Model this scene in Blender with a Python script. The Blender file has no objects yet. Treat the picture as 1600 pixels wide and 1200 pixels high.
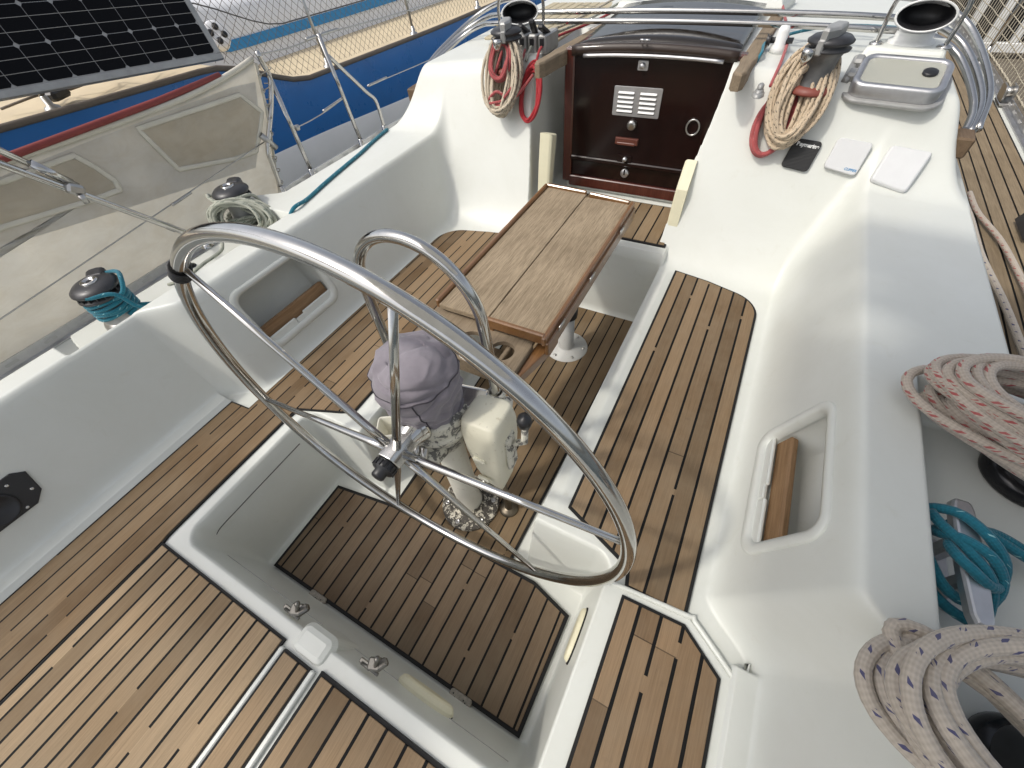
import bpy, math, random
import numpy as np
from mathutils import Vector, Matrix, noise as mnoise

random.seed(7)
rnd = random.random
PI = math.pi
SC = bpy.context.scene
COL = SC.collection

# ------------------------------------------------------------------ camera
CAMP = Vector((0.53, 0.0, 1.56))
cam = bpy.data.cameras.new("camera")
cam.sensor_width = 36.0
cam.lens = 36.0 * 631.05 / 1600.0
cam.clip_start = 0.02
cam.clip_end = 2000
camo = bpy.data.objects.new("camera", cam)
COL.objects.link(camo)
right = Vector((0.88116125, 0.46701408, -0.07384243))
down = Vector((0.32291002, -0.70848635, -0.6275159))
fwd = Vector((-0.34537512, 0.52909823, -0.77509424))
M = Matrix((right, -down, -fwd)).transposed().to_4x4()
M.translation = CAMP
camo.matrix_world = M
SC.camera = camo

# ------------------------------------------------------------------ world, sun, exposure
SUN = Vector((0.50, 0.55, -1.0)).normalized()       # direction the light travels
elev = math.asin(-SUN.z)
wd = bpy.data.worlds.new("World")
SC.world = wd
wd.use_nodes = True
wn = wd.node_tree.nodes
wl = wd.node_tree.links
bg = wn["Background"]
sky = wn.new("ShaderNodeTexSky")
sky.sky_type = 'NISHITA'
sky.sun_disc = False
sky.sun_elevation = elev
sky.sun_rotation = math.atan2(-SUN.x, -SUN.y)
sky.air_density = 1.0
sky.dust_density = 4.0
sky.ozone_density = 0.6
hsv = wn.new("ShaderNodeHueSaturation")
hsv.inputs['Saturation'].default_value = 0.45
wl.new(sky.outputs[0], hsv.inputs['Color'])
wl.new(hsv.outputs[0], bg.inputs[0])
bg.inputs[1].default_value = 0.15
sl = bpy.data.lights.new("sun", 'SUN')
sl.energy = 1.35
sl.angle = math.radians(3.5)
sl.color = (1.0, 0.95, 0.86)
so = bpy.data.objects.new("sun", sl)
COL.objects.link(so)
so.rotation_euler = SUN.to_track_quat('-Z', 'Y').to_euler()
so.location = (-3, -3, 8)
SC.view_settings.view_transform = 'Standard'
SC.view_settings.look = 'None'
SC.view_settings.gamma = 1.0
SC.view_settings.exposure = 0.29
SC.render.engine = 'CYCLES'
SC.cycles.max_bounces = 8

# ------------------------------------------------------------------ node helpers / materials
def new_mat(name):
    m = bpy.data.materials.new(name)
    m.use_nodes = True
    return m, m.node_tree.nodes, m.node_tree.links, m.node_tree.nodes["Principled BSDF"]

def rgb(c):
    return (c[0], c[1], c[2], 1.0)

def mathn(N, L, op, a, b=None, c=None):
    n = N.new("ShaderNodeMath")
    n.operation = op
    for i, v in enumerate((a, b, c)):
        if v is None:
            continue
        if isinstance(v, (int, float)):
            n.inputs[i].default_value = v
        else:
            L.new(v, n.inputs[i])
    return n.outputs[0]

def mixc(N, L, f, a, b, mode='MIX'):
    n = N.new("ShaderNodeMix")
    n.data_type = 'RGBA'
    n.blend_type = mode
    for i, v in ((0, f), (6, a), (7, b)):
        if isinstance(v, (int, float)):
            n.inputs[i].default_value = v
        elif isinstance(v, (tuple, list)):
            n.inputs[i].default_value = rgb(v)
        else:
            L.new(v, n.inputs[i])
    return n.outputs[2]

def noise(N, L, vec, scale, detail=3, rough=0.5, dist=0.0):
    n = N.new("ShaderNodeTexNoise")
    n.inputs['Scale'].default_value = scale
    n.inputs['Detail'].default_value = detail
    n.inputs['Roughness'].default_value = rough
    n.inputs['Distortion'].default_value = dist
    if vec is not None:
        L.new(vec, n.inputs['Vector'])
    return n.outputs[0]

def pos(N):
    return N.new("ShaderNodeNewGeometry").outputs['Position']

def ramp(N, L, fac, stops):
    n = N.new("ShaderNodeValToRGB")
    cr = n.color_ramp
    while len(cr.elements) < len(stops):
        cr.elements.new(0.5)
    for e, (p, c) in zip(cr.elements, stops):
        e.position = p
        e.color = rgb(c) if len(c) == 3 else c
    L.new(fac, n.inputs[0])
    return n.outputs[0]

def vmap(N, L, vec, scale=(1, 1, 1), rot=(0, 0, 0)):
    n = N.new("ShaderNodeMapping")
    n.inputs['Scale'].default_value = scale
    n.inputs['Rotation'].default_value = rot
    L.new(vec, n.inputs['Vector'])
    return n.outputs[0]

def bump(N, L, p, h, strength, dist):
    n = N.new("ShaderNodeBump")
    n.inputs['Strength'].default_value = strength
    n.inputs['Distance'].default_value = dist
    L.new(h, n.inputs['Height'])
    L.new(n.outputs[0], p.inputs['Normal'])
    return n

def flat(name, col, rough=0.5, metal=0.0, var=0.08, scale=18.0, bmp=0.0, bscale=300.0, coat=0.0, obj=False):
    m, N, L, p = new_mat(name)
    v = N.new("ShaderNodeTexCoord").outputs['Object'] if obj else pos(N)
    a = noise(N, L, v, scale, 4, 0.6)
    lo = tuple(c * (1 - var) for c in col)
    hi = tuple(min(1, c * (1 + var)) for c in col)
    c = ramp(N, L, a, [(0.25, lo), (0.75, hi)])
    L.new(c, p.inputs['Base Color'])
    p.inputs['Metallic'].default_value = metal
    r = noise(N, L, v, scale * 2.3, 3, 0.6)
    rr = N.new("ShaderNodeMapRange")
    L.new(r, rr.inputs[0])
    rr.inputs[3].default_value = max(0.02, rough - 0.07)
    rr.inputs[4].default_value = rough + 0.09
    L.new(rr.outputs[0], p.inputs['Roughness'])
    if coat:
        p.inputs['Coat Weight'].default_value = coat
    if bmp:
        h = noise(N, L, v, bscale, 2, 0.5)
        bump(N, L, p, h, bmp, 0.002)
    return m

def gelcoat(name, col=(0.67, 0.685, 0.645), rough=0.38, skid=0.0):
    m, N, L, p = new_mat(name)
    v = pos(N)
    a = noise(N, L, v, 2.2, 6, 0.7, .4)
    b = noise(N, L, v, 13.0, 6, 0.72, .6)
    c0 = ramp(N, L, a, [(0.3, tuple(c * q for c, q in zip(col, (.925, .92, .90)))), (0.7, col)])
    stain = ramp(N, L, b, [(0.60, (1, 1, 1)), (0.80, (0.93, 0.915, 0.88))])
    c1 = mixc(N, L, 1.0, c0, stain, 'MULTIPLY')
    # a few small scuffs and specks
    s = noise(N, L, vmap(N, L, v, (9, 3, 9), (0, 0, 0.5)), 6.0, 6, 0.75, 1.0)
    sm = ramp(N, L, s, [(0.735, (0, 0, 0)), (0.77, (1, 1, 1))])
    smv = mathn(N, L, 'MULTIPLY', sm, 0.35)
    c2 = mixc(N, L, smv, c1, (0.42, 0.40, 0.36))
    L.new(c2, p.inputs['Base Color'])
    rr = N.new("ShaderNodeMapRange")
    L.new(b, rr.inputs[0])
    rr.inputs[3].default_value = rough - 0.08
    rr.inputs[4].default_value = rough + 0.14
    L.new(rr.outputs[0], p.inputs['Roughness'])
    p.inputs['Coat Weight'].default_value = 0.12
    p.inputs['Coat Roughness'].default_value = 0.25
    h = noise(N, L, v, 520.0, 1, 0.5)
    bump(N, L, p, h, 0.10 + skid, 0.0012)
    return m

def teak(name, x0, pitch=0.0538, cw=0.10, c1=(0.175, 0.115, 0.06), c2=(0.38, 0.275, 0.165), grey=0.35, rotz=0.0, gap=0.05, period=0.95, wear=0.5):
    """weathered teak laid in strips along y with black caulking"""
    m, N, L, p = new_mat(name)
    v = pos(N)
    if rotz:
        v = vmap(N, L, v, (1, 1, 1), (0, 0, rotz))
    sx = N.new("ShaderNodeSeparateXYZ")
    L.new(v, sx.inputs[0])
    X, Y = sx.outputs[0], sx.outputs[1]
    u = mathn(N, L, 'DIVIDE', mathn(N, L, 'SUBTRACT', X, x0), pitch)
    us = mathn(N, L, 'ADD', u, 0.5)                 # seam index
    idx = mathn(N, L, 'FLOOR', u)
    sidx = mathn(N, L, 'FLOOR', us)
    fr = mathn(N, L, 'FRACT', us)
    wob = noise(N, L, vmap(N, L, v, (30, 3, 1)), 3.0, 2, 0.5)
    d = mathn(N, L, 'ABSOLUTE', mathn(N, L, 'SUBTRACT', fr, 0.5))
    d = mathn(N, L, 'ADD', d, mathn(N, L, 'MULTIPLY', mathn(N, L, 'SUBTRACT', wob, 0.5), 0.022))
    seam = mathn(N, L, 'LESS_THAN', d, cw * 0.5)
    wn_ = N.new("ShaderNodeTexWhiteNoise")
    wn_.noise_dimensions = '1D'
    L.new(sidx, wn_.inputs['W'])
    yo = mathn(N, L, 'ADD', mathn(N, L, 'DIVIDE', Y, period), wn_.outputs[0])
    gp = mathn(N, L, 'LESS_THAN', mathn(N, L, 'FRACT', yo), gap / period)
    keep = mathn(N, L, 'SUBTRACT', 1.0, gp)
    seam = mathn(N, L, 'MULTIPLY', seam, keep)
    # butt joints
    wb = N.new("ShaderNodeTexWhiteNoise")
    wb.noise_dimensions = '1D'
    L.new(mathn(N, L, 'ADD', idx, 0.37), wb.inputs['W'])
    yb = mathn(N, L, 'ADD', mathn(N, L, 'DIVIDE', Y, 2.6), wb.outputs[0])
    yi = mathn(N, L, 'FLOOR', yb)
    butt = mathn(N, L, 'LESS_THAN', mathn(N, L, 'FRACT', yb), 0.0011)
    # per board tone
    wt = N.new("ShaderNodeTexWhiteNoise")
    wt.noise_dimensions = '2D'
    cv = N.new("ShaderNodeCombineXYZ")
    L.new(mathn(N, L, 'ADD', idx, 0.21), cv.inputs[0])
    L.new(mathn(N, L, 'ADD', yi, 0.4), cv.inputs[1])
    L.new(cv.outputs[0], wt.inputs['Vector'])
    tone = wt.outputs[0]
    # grain: offset per board
    cg = N.new("ShaderNodeCombineXYZ")
    L.new(mathn(N, L, 'MULTIPLY', X, 1.0), cg.inputs[0])
    L.new(mathn(N, L, 'ADD', Y, mathn(N, L, 'MULTIPLY', tone, 37.0)), cg.inputs[1])
    L.new(mathn(N, L, 'MULTIPLY', tone, 19.0), cg.inputs[2])
    g1 = noise(N, L, vmap(N, L, cg.outputs[0], (90, 4.5, 1)), 1.6, 5, 0.65, 0.6)
    g2 = noise(N, L, vmap(N, L, cg.outputs[0], (420, 9, 1)), 1.0, 3, 0.7, 0.2)
    g3 = noise(N, L, v, 5.0, 4, 0.6)
    fac = mathn(N, L, 'ADD', mathn(N, L, 'MULTIPLY', tone, 0.56), mathn(N, L, 'MULTIPLY', g1, 0.44))
    col = ramp(N, L, fac, [(0.22, c1), (0.50, tuple((a + b) / 2 for a, b in zip(c1, c2))), (0.78, c2)])
    col = mixc(N, L, mathn(N, L, 'MULTIPLY', g2, 0.75), col, tuple(c * 0.5 for c in c1))
    gv = ramp(N, L, g3, [(0.35, (0, 0, 0)), (0.7, (1, 1, 1))])
    col = mixc(N, L, mathn(N, L, 'MULTIPLY', gv, grey), col, (0.27, 0.225, 0.16))
    # dark spots / stains
    g4 = noise(N, L, v, 22.0, 5, 0.7)
    st = ramp(N, L, g4, [(0.63, (0, 0, 0)), (0.74, (1, 1, 1))])
    col = mixc(N, L, mathn(N, L, 'MULTIPLY', st, wear * 0.5), col, (0.10, 0.075, 0.055))
    dk = mathn(N, L, 'MAXIMUM', seam, mathn(N, L, 'MULTIPLY', butt, 0.6))
    col = mixc(N, L, dk, col, (0.004, 0.004, 0.004))
    L.new(col, p.inputs['Base Color'])
    r = N.new("ShaderNodeMapRange")
    L.new(g1, r.inputs[0])
    r.inputs[3].default_value = 0.6
    r.inputs[4].default_value = 0.85
    p.inputs['Specular IOR Level'].default_value = 0.22
    L.new(r.outputs[0], p.inputs['Roughness'])
    h = mathn(N, L, 'SUBTRACT', mathn(N, L, 'ADD', mathn(N, L, 'MULTIPLY', g2, 0.5), mathn(N, L, 'MULTIPLY', g1, 0.4)), mathn(N, L, 'MULTIPLY', seam, 0.8))
    bump(N, L, p, h, 0.45, 0.0022)
    return m

def wood(name, c1, c2, axis=1, rough=0.4, fine=1.0, coat=0.0, speck=0.0):
    m, N, L, p = new_mat(name)
    v = pos(N)
    s = [70 * fine, 70 * fine, 70 * fine]
    s[axis] = 4.0
    s2 = [330 * fine] * 3
    s2[axis] = 14.0
    g1 = noise(N, L, vmap(N, L, v, s), 1.3, 5, 0.6, 0.7)
    g2 = noise(N, L, vmap(N, L, v, s2), 1.0, 4, 0.7)
    g3 = noise(N, L, v, 6.0, 4, 0.6)
    col = ramp(N, L, mathn(N, L, 'ADD', mathn(N, L, 'MULTIPLY', g1, 0.6), mathn(N, L, 'MULTIPLY', g3, 0.4)), [(0.3, c1), (0.7, c2)])
    col = mixc(N, L, mathn(N, L, 'MULTIPLY', ramp(N, L, g2, [(0.45, (0, 0, 0)), (0.75, (1, 1, 1))]), 0.35 + speck), col, tuple(c * 0.42 for c in c1))
    L.new(col, p.inputs['Base Color'])
    p.inputs['Roughness'].default_value = rough
    p.inputs['Specular IOR Level'].default_value = .25 if rough > .5 else .5
    if coat:
        p.inputs['Coat Weight'].default_value = coat
        p.inputs['Coat Roughness'].default_value = 0.12
    if max(c2) < .05:
        p.inputs['Coat Weight'].default_value = .25; p.inputs['Specular IOR Level'].default_value = .25
    bump(N, L, p, g2, 0.35 if not coat else 0.08, 0.002)
    return m

def metal(name, col=(0.62, 0.61, 0.59), rough=0.13, var=0.12, bmp=0.0):
    m, N, L, p = new_mat(name)
    v = pos(N)
    p.inputs['Metallic'].default_value = 1.0
    a = noise(N, L, v, 40, 4, 0.6)
    L.new(ramp(N, L, a, [(0.3, tuple(c * (1 - var) for c in col)), (0.7, col)]), p.inputs['Base Color'])
    r = N.new("ShaderNodeMapRange")
    L.new(noise(N, L, v, 25, 5, 0.7), r.inputs[0])
    r.inputs[3].default_value = max(0.03, rough - 0.07)
    r.inputs[4].default_value = rough + 0.12
    L.new(r.outputs[0], p.inputs['Roughness'])
    if bmp:
        bump(N, L, p, noise(N, L, v, 260, 3, 0.6), bmp, 0.001)
    return m

def rope_mat(name, base, fleck=None, pitch=0.045, length=0.32, strands=((0.2, 0.085), (0.31, 0.06), (0.7, 0.085)), dark=0.6, radius=0.006, dirt=0.25):
    m, N, L, p = new_mat(name)
    uv = N.new("ShaderNodeUVMap")
    s = N.new("ShaderNodeSeparateXYZ")
    L.new(uv.outputs[0], s.inputs[0])
    U, V = s.outputs[0], s.outputs[1]
    k = 2 * PI / (radius * 1.5) / 1.6
    a = mathn(N, L, 'ADD', mathn(N, L, 'MULTIPLY', U, k * 1.6), mathn(N, L, 'MULTIPLY', V, 2 * PI * 6))
    b = mathn(N, L, 'SUBTRACT', mathn(N, L, 'MULTIPLY', U, k * 1.6), mathn(N, L, 'MULTIPLY', V, 2 * PI * 6))
    braid = mathn(N, L, 'MULTIPLY', mathn(N, L, 'SINE', a), mathn(N, L, 'SINE', b))
    br01 = mathn(N, L, 'ADD', mathn(N, L, 'MULTIPLY', braid, 0.5), 0.5)
    ns = noise(N, L, pos(N), 35, 4, 0.6)
    col = mixc(N, L, br01, tuple(c * 0.78 for c in base), base)
    if fleck:
        msk = None
        for i, (c0, hw) in enumerate(strands):
            band = mathn(N, L, 'LESS_THAN', mathn(N, L, 'ABSOLUTE', mathn(N, L, 'SUBTRACT', V, c0)), hw)
            on = mathn(N, L, 'LESS_THAN', mathn(N, L, 'FRACT', mathn(N, L, 'ADD', mathn(N, L, 'DIVIDE', U, pitch), mathn(N, L, 'ADD', mathn(N, L, 'MULTIPLY', V, 1.2), i * 0.43))), length)
            tick = mathn(N, L, 'GREATER_THAN', mathn(N, L, 'SINE', mathn(N, L, 'MULTIPLY', a, 1.0)), -0.35)
            k1 = mathn(N, L, 'MULTIPLY', mathn(N, L, 'MULTIPLY', band, on), tick)
            msk = k1 if msk is None else mathn(N, L, 'MAXIMUM', msk, k1)
        col = mixc(N, L, mathn(N, L, 'MULTIPLY', msk, 0.9), col, fleck)
    col = mixc(N, L, mathn(N, L, 'MULTIPLY', ramp(N, L, ns, [(0.4, (0, 0, 0)), (0.75, (1, 1, 1))]), dirt), col, tuple(c * 0.5 for c in base))
    L.new(col, p.inputs['Base Color'])
    p.inputs['Roughness'].default_value = 0.85
    p.inputs['Sheen Weight'].default_value = 0.2
    bump(N, L, p, br01, 0.6, 0.0015)
    return m

# ------------------------------------------------------------------ mesh builder
class MB:
    def __init__(s):
        s.v = []; s.f = []; s.uv = {}; s.mi = []; s.sm = []
    def add(s, verts, faces, mi=0, smooth=True, uvs=None):
        b = len(s.v)
        s.v += [Vector(v) for v in verts]
        for i, f in enumerate(faces):
            s.f.append([b + k for k in f]); s.mi.append(mi); s.sm.append(smooth)
            if uvs:
                s.uv[len(s.f) - 1] = uvs[i]
        return s
    def box(s, c, size, rot=None, mi=0, ch=0.0):
        """box with chamfered edges; c = centre, rot = Matrix 3x3"""
        hx, hy, hz = [d / 2 for d in size]
        ch = min(ch, hx * .9, hy * .9, hz * .9)
        if ch <= 0:
            vs = [Vector((x, y, z)) for x in (-hx, hx) for y in (-hy, hy) for z in (-hz, hz)]
            fs = [(0, 1, 3, 2), (4, 6, 7, 5), (0, 4, 5, 1), (2, 3, 7, 6), (0, 2, 6, 4), (1, 5, 7, 3)]
        else:
            import itertools
            key = {}; vs = []
            for sx, sy, sz in itertools.product((-1, 1), repeat=3):
                for ax in range(3):
                    h = [hx - ch, hy - ch, hz - ch]; h[ax] += ch
                    key[(sx, sy, sz, ax)] = len(vs)
                    vs.append(Vector((sx * h[0], sy * h[1], sz * h[2])))
            fs = []
            for ax in range(3):
                o = [a for a in range(3) if a != ax]
                for sg in (-1, 1):
                    q = []
                    for a, b in ((-1, -1), (1, -1), (1, 1), (-1, 1)):
                        k = [0, 0, 0]; k[ax] = sg; k[o[0]] = a; k[o[1]] = b
                        q.append(key[(k[0], k[1], k[2], ax)])
                    fs.append(q)
            for ax in range(3):           # edges along ax
                o = [a for a in range(3) if a != ax]
                for a in (-1, 1):
                    for b in (-1, 1):
                        k1 = [0, 0, 0]; k1[o[0]] = a; k1[o[1]] = b; k1[ax] = -1
                        k2 = list(k1); k2[ax] = 1
                        fs.append([key[tuple(k1) + (o[0],)], key[tuple(k2) + (o[0],)], key[tuple(k2) + (o[1],)], key[tuple(k1) + (o[1],)]])
            for sg in itertools.product((-1, 1), repeat=3):
                fs.append([key[sg + (0,)], key[sg + (1,)], key[sg + (2,)]])
        if rot is not None:
            vs = [rot @ v for v in vs]
        c = Vector(c)
        return s.add([v + c for v in vs], fs, mi, False)
    def prism(s, poly, z0, z1, mi=0, ch=0.0, T=None):
        """polygon (x,y) extruded z0..z1 with a chamfered top edge; T maps Vector->Vector"""
        n = len(poly)
        rings = [(poly, z0)]
        if ch > 0:
            rings.append((poly, z1 - ch)); rings.append((inset(poly, ch * .45), z1 - ch * .25)); rings.append((inset(poly, ch), z1))
        else:
            rings.append((poly, z1))
        vs = []
        for pl, z in rings:
            vs += [Vector((q[0], q[1], z)) for q in pl]
        fs = []
        for r in range(len(rings) - 1):
            for i in range(n):
                j = (i + 1) % n
                fs.append((r * n + i, r * n + j, (r + 1) * n + j, (r + 1) * n + i))
        fs.append(list(range((len(rings) - 1) * n, len(rings) * n)))
        fs.append(list(range(n - 1, -1, -1)))
        if T:
            vs = [T(v) for v in vs]
        return s.add(vs, fs, mi, False)
    def tube(s, pts, r, seg=10, mi=0, closed=False, uv=False, caps=True, radii=None, flat_=1.0):
        pts = [Vector(p) for p in pts]
        n = len(pts)
        if n < 2:
            return s
        vs = []; L = [0.0]
        for i in range(1, n):
            L.append(L[-1] + (pts[i] - pts[i - 1]).length)
        if closed:
            tot = L[-1] + (pts[0] - pts[-1]).length
        up = None
        for i in range(n):
            a = pts[(i - 1) % n] if (closed or i > 0) else pts[i]
            b = pts[(i + 1) % n] if (closed or i < n - 1) else pts[i]
            t = (b - a)
            if t.length < 1e-9:
                t = Vector((0, 0, 1))
            t.normalize()
            if up is None:
                up = Vector((0, 0, 1)) if abs(t.z) < .9 else Vector((1, 0, 0))
            e1 = up - t * up.dot(t)
            if e1.length < 1e-6:
                e1 = t.orthogonal()
            e1.normalize(); up = e1
            e2 = t.cross(e1)
            rr = radii[i] if radii else r
            for k in range(seg):
                an = 2 * PI * k / seg
                vs.append(pts[i] + e1 * math.cos(an) * rr + e2 * math.sin(an) * rr * flat_)
        fs = []; us = []
        m = n if closed else n - 1
        for i in range(m):
            j = (i + 1) % n
            u0 = L[i]; u1 = L[j] if j > i else tot
            for k in range(seg):
                k2 = (k + 1) % seg
                fs.append((i * seg + k, i * seg + k2, j * seg + k2, j * seg + k))
                v0, v1 = k / seg, (k + 1) / seg
                us.append(((u0, v0), (u0, v1), (u1, v1), (u1, v0)))
        if not closed and caps:
            fs.append(list(range(seg - 1, -1, -1))); us.append([(0, 0)] * seg)
            fs.append([(n - 1) * seg + k for k in range(seg)]); us.append([(0, 0)] * seg)
        return s.add(vs, fs, mi, True, us if uv else None)
    def lathe(s, prof, seg=32, T=None, mi=0, cap=True):
        """prof list of (r,z)"""
        vs = []; n = len(prof)
        for r, z in prof:
            for k in range(seg):
                a = 2 * PI * k / seg
                vs.append(Vector((r * math.cos(a), r * math.sin(a), z)))
        fs = []
        for i in range(n - 1):
            for k in range(seg):
                k2 = (k + 1) % seg
                fs.append((i * seg + k, i * seg + k2, (i + 1) * seg + k2, (i + 1) * seg + k))
        if cap:
            fs.append(list(range(seg - 1, -1, -1)))
            fs.append([(n - 1) * seg + k for k in range(seg)])
        if T:
            vs = [T(v) for v in vs]
        return s.add(vs, fs, mi, True)

def inset(poly, d):
    n = len(poly)
    A = sum(poly[i][0] * poly[(i + 1) % n][1] - poly[(i + 1) % n][0] * poly[i][1] for i in range(n))
    sg = 1 if A > 0 else -1
    out = []
    for i in range(n):
        p0 = Vector(poly[i - 1][:2]); p1 = Vector(poly[i][:2]); p2 = Vector(poly[(i + 1) % n][:2])
        d1 = (p1 - p0).normalized(); d2 = (p2 - p1).normalized()
        n1 = Vector((-d1.y, d1.x)) * sg; n2 = Vector((-d2.y, d2.x)) * sg
        b = n1 + n2
        if b.length < 1e-6:
            b = n1
        b.normalize()
        k = d / max(0.35, b.dot(n1))
        out.append((p1.x + b.x * k, p1.y + b.y * k))
    return out

def rrect(x0, y0, x1, y1, r, n=6):
    pts = []
    for cx, cy, a0 in ((x1 - r, y1 - r, 0), (x0 + r, y1 - r, 90), (x0 + r, y0 + r, 180), (x1 - r, y0 + r, 270)):
        for i in range(n + 1):
            a = math.radians(a0 + 90 * i / n)
            pts.append((cx + r * math.cos(a), cy + r * math.sin(a)))
    return pts

def spline(pts, step=0.012, closed=False):
    pts = [Vector(p) for p in pts]
    n = len(pts)
    out = []
    rng = range(n if closed else n - 1)
    for i in rng:
        p0 = pts[(i - 1) % n] if (closed or i > 0) else pts[0] * 2 - pts[1]
        p1 = pts[i]; p2 = pts[(i + 1) % n]
        p3 = pts[(i + 2) % n] if (closed or i < n - 2) else pts[-1] * 2 - pts[-2]
        k = max(2, int((p2 - p1).length / step))
        for j in range(k):
            t = j / k
            out.append(0.5 * ((2 * p1) + (p2 - p0) * t + (2 * p0 - 5 * p1 + 4 * p2 - p3) * t * t + (3 * p1 - p0 - 3 * p2 + p3) * t ** 3))
    if not closed:
        out.append(pts[-1])
    return out

LOC = {}
def thing(name, label, cat, loc=(0, 0, 0), group=None):
    o = bpy.data.objects.new(name, None)
    o.empty_display_size = 0.1
    COL.objects.link(o)
    o.location = loc
    o['label'] = label; o['category'] = cat
    if group:
        o['group'] = group
    LOC[o.name] = Vector(loc)
    return o

def obj(name, mb, mats, parent=None, label=None, cat=None, group=None, kind=None, bev=0.0, angle=40, autosm=True):
    me = bpy.data.meshes.new(name)
    off = LOC[parent.name] if parent else Vector((0, 0, 0))
    me.from_pydata([tuple(v - off) for v in mb.v], [], mb.f)
    if not isinstance(mats, (list, tuple)):
        mats = [mats]
    for m in mats:
        me.materials.append(m)
    me.polygons.foreach_set('material_index', mb.mi)
    me.polygons.foreach_set('use_smooth', mb.sm)
    if mb.uv:
        ul = me.uv_layers.new(name="UVMap")
        for pi, pol in enumerate(me.polygons):
            if pi in mb.uv:
                for li, u in zip(pol.loop_indices, mb.uv[pi]):
                    ul.data[li].uv = u
    me.update()
    o = bpy.data.objects.new(name, me)
    COL.objects.link(o)
    if parent:
        o.parent = parent
        LOC[o.name] = off
    else:
        LOC[o.name] = Vector((0, 0, 0))
    if label: o['label'] = label
    if cat: o['category'] = cat
    if group: o['group'] = group
    if kind: o['kind'] = kind
    if bev:
        b = o.modifiers.new("bevel", 'BEVEL')
        b.width = bev; b.segments = 2; b.limit_method = 'ANGLE'; b.angle_limit = math.radians(angle)
    return o

def copy_tree(src, parent=None):
    c = src.copy()
    COL.objects.link(c)
    if parent:
        c.parent = parent
    LOC[c.name] = LOC.get(src.name, Vector())
    for ch in list(src.children):
        copy_tree(ch, c)
    return c

def RX(a): return Matrix.Rotation(a, 3, 'X')
def RY(a): return Matrix.Rotation(a, 3, 'Y')
def RZ(a): return Matrix.Rotation(a, 3, 'Z')
def frame(n, u=None):
    """3x3 with columns (u, v, n)"""
    n = Vector(n).normalized()
    u = Vector(u) if u is not None else n.orthogonal()
    u = (u - n * u.dot(n)).normalized()
    v = n.cross(u)
    return Matrix((u, v, n)).transposed()
def TF(Mx, c):
    c = Vector(c)
    return lambda v: Mx @ v + c

# ------------------------------------------------------------------ shared materials
M_gel = gelcoat("white_gelcoat")
M_gel2 = gelcoat("cream_gelcoat", (0.72, 0.70, 0.60), 0.42)
M_white = flat("white_paint", (0.76, 0.765, 0.75), 0.35, 0, 0.04)
M_black = flat("black_plastic", (0.014, 0.014, 0.016), 0.4, 0, 0.2)
M_rubber = flat("black_caulk", (0.005, 0.005, 0.005), 0.8, 0, 0.1)
M_steel = metal("polished_stainless", (0.56, 0.55, 0.53), 0.10)
M_steel2 = metal("dull_stainless", (0.52, 0.51, 0.49), 0.3, 0.2)
M_alu = metal("anodised_aluminium", (0.60, 0.60, 0.61), 0.42, 0.12)
M_alug = flat("grey_aluminium", (0.36, 0.36, 0.35), 0.45, 0.4, 0.15)
M_dark = flat("dark_winch_grey", (0.045, 0.045, 0.048), 0.38, 0.35, 0.25)
M_blackm = flat("gloss_black_winch", (0.018, 0.018, 0.02), 0.2, 0.3, 0.2)
M_varn = wood("varnished_teak", (0.135, 0.062, 0.022), (0.255, 0.128, 0.05), 1, 0.3, 1.0, 0.5)
M_tabletop = wood("bleached_table_teak", (0.195, 0.148, 0.096), (0.41, 0.325, 0.222), 1, 0.8, 1.0, 0.0, 0.4)
M_oldteak = wood("weathered_teak", (0.17, 0.128, 0.085), (0.31, 0.245, 0.17), 1, 0.7)
M_bar = wood("brown_teak_bar", (0.20, 0.115, 0.055), (0.36, 0.225, 0.12), 1, 0.55)
M_mahog = wood("dark_mahogany", (0.006, 0.0022, 0.0018), (0.016, 0.0045, 0.0036), 2, 0.22, 1.0, 0.6)
# ------------------------------------------------------------------ water
def grid_obj(xs, ys, zf):
    nx, ny = len(xs), len(ys)
    mb = MB()
    mb.add([(x, y, zf(x, y)) for y in ys for x in xs],
           [(j * nx + i, j * nx + i + 1, (j + 1) * nx + i + 1, (j + 1) * nx + i) for j in range(ny - 1) for i in range(nx - 1)])
    return mb
mw, N, L, p = new_mat("harbour_water")
p.inputs['Base Color'].default_value = rgb((0.018, 0.035, 0.032))
p.inputs['Roughness'].default_value = 0.08
n_ = noise(N, L, vmap(N, L, pos(N), (1, 2.2, 1)), 3.5, 4, 0.55, 0.4)
bump(N, L, p, n_, 0.5, 0.08)
obj("water", grid_obj([-400, -60, -10, 0, 10, 60, 400], [-400, -60, -10, 0, 10, 60, 400], lambda x, y: -0.75), mw, kind="structure")

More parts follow.
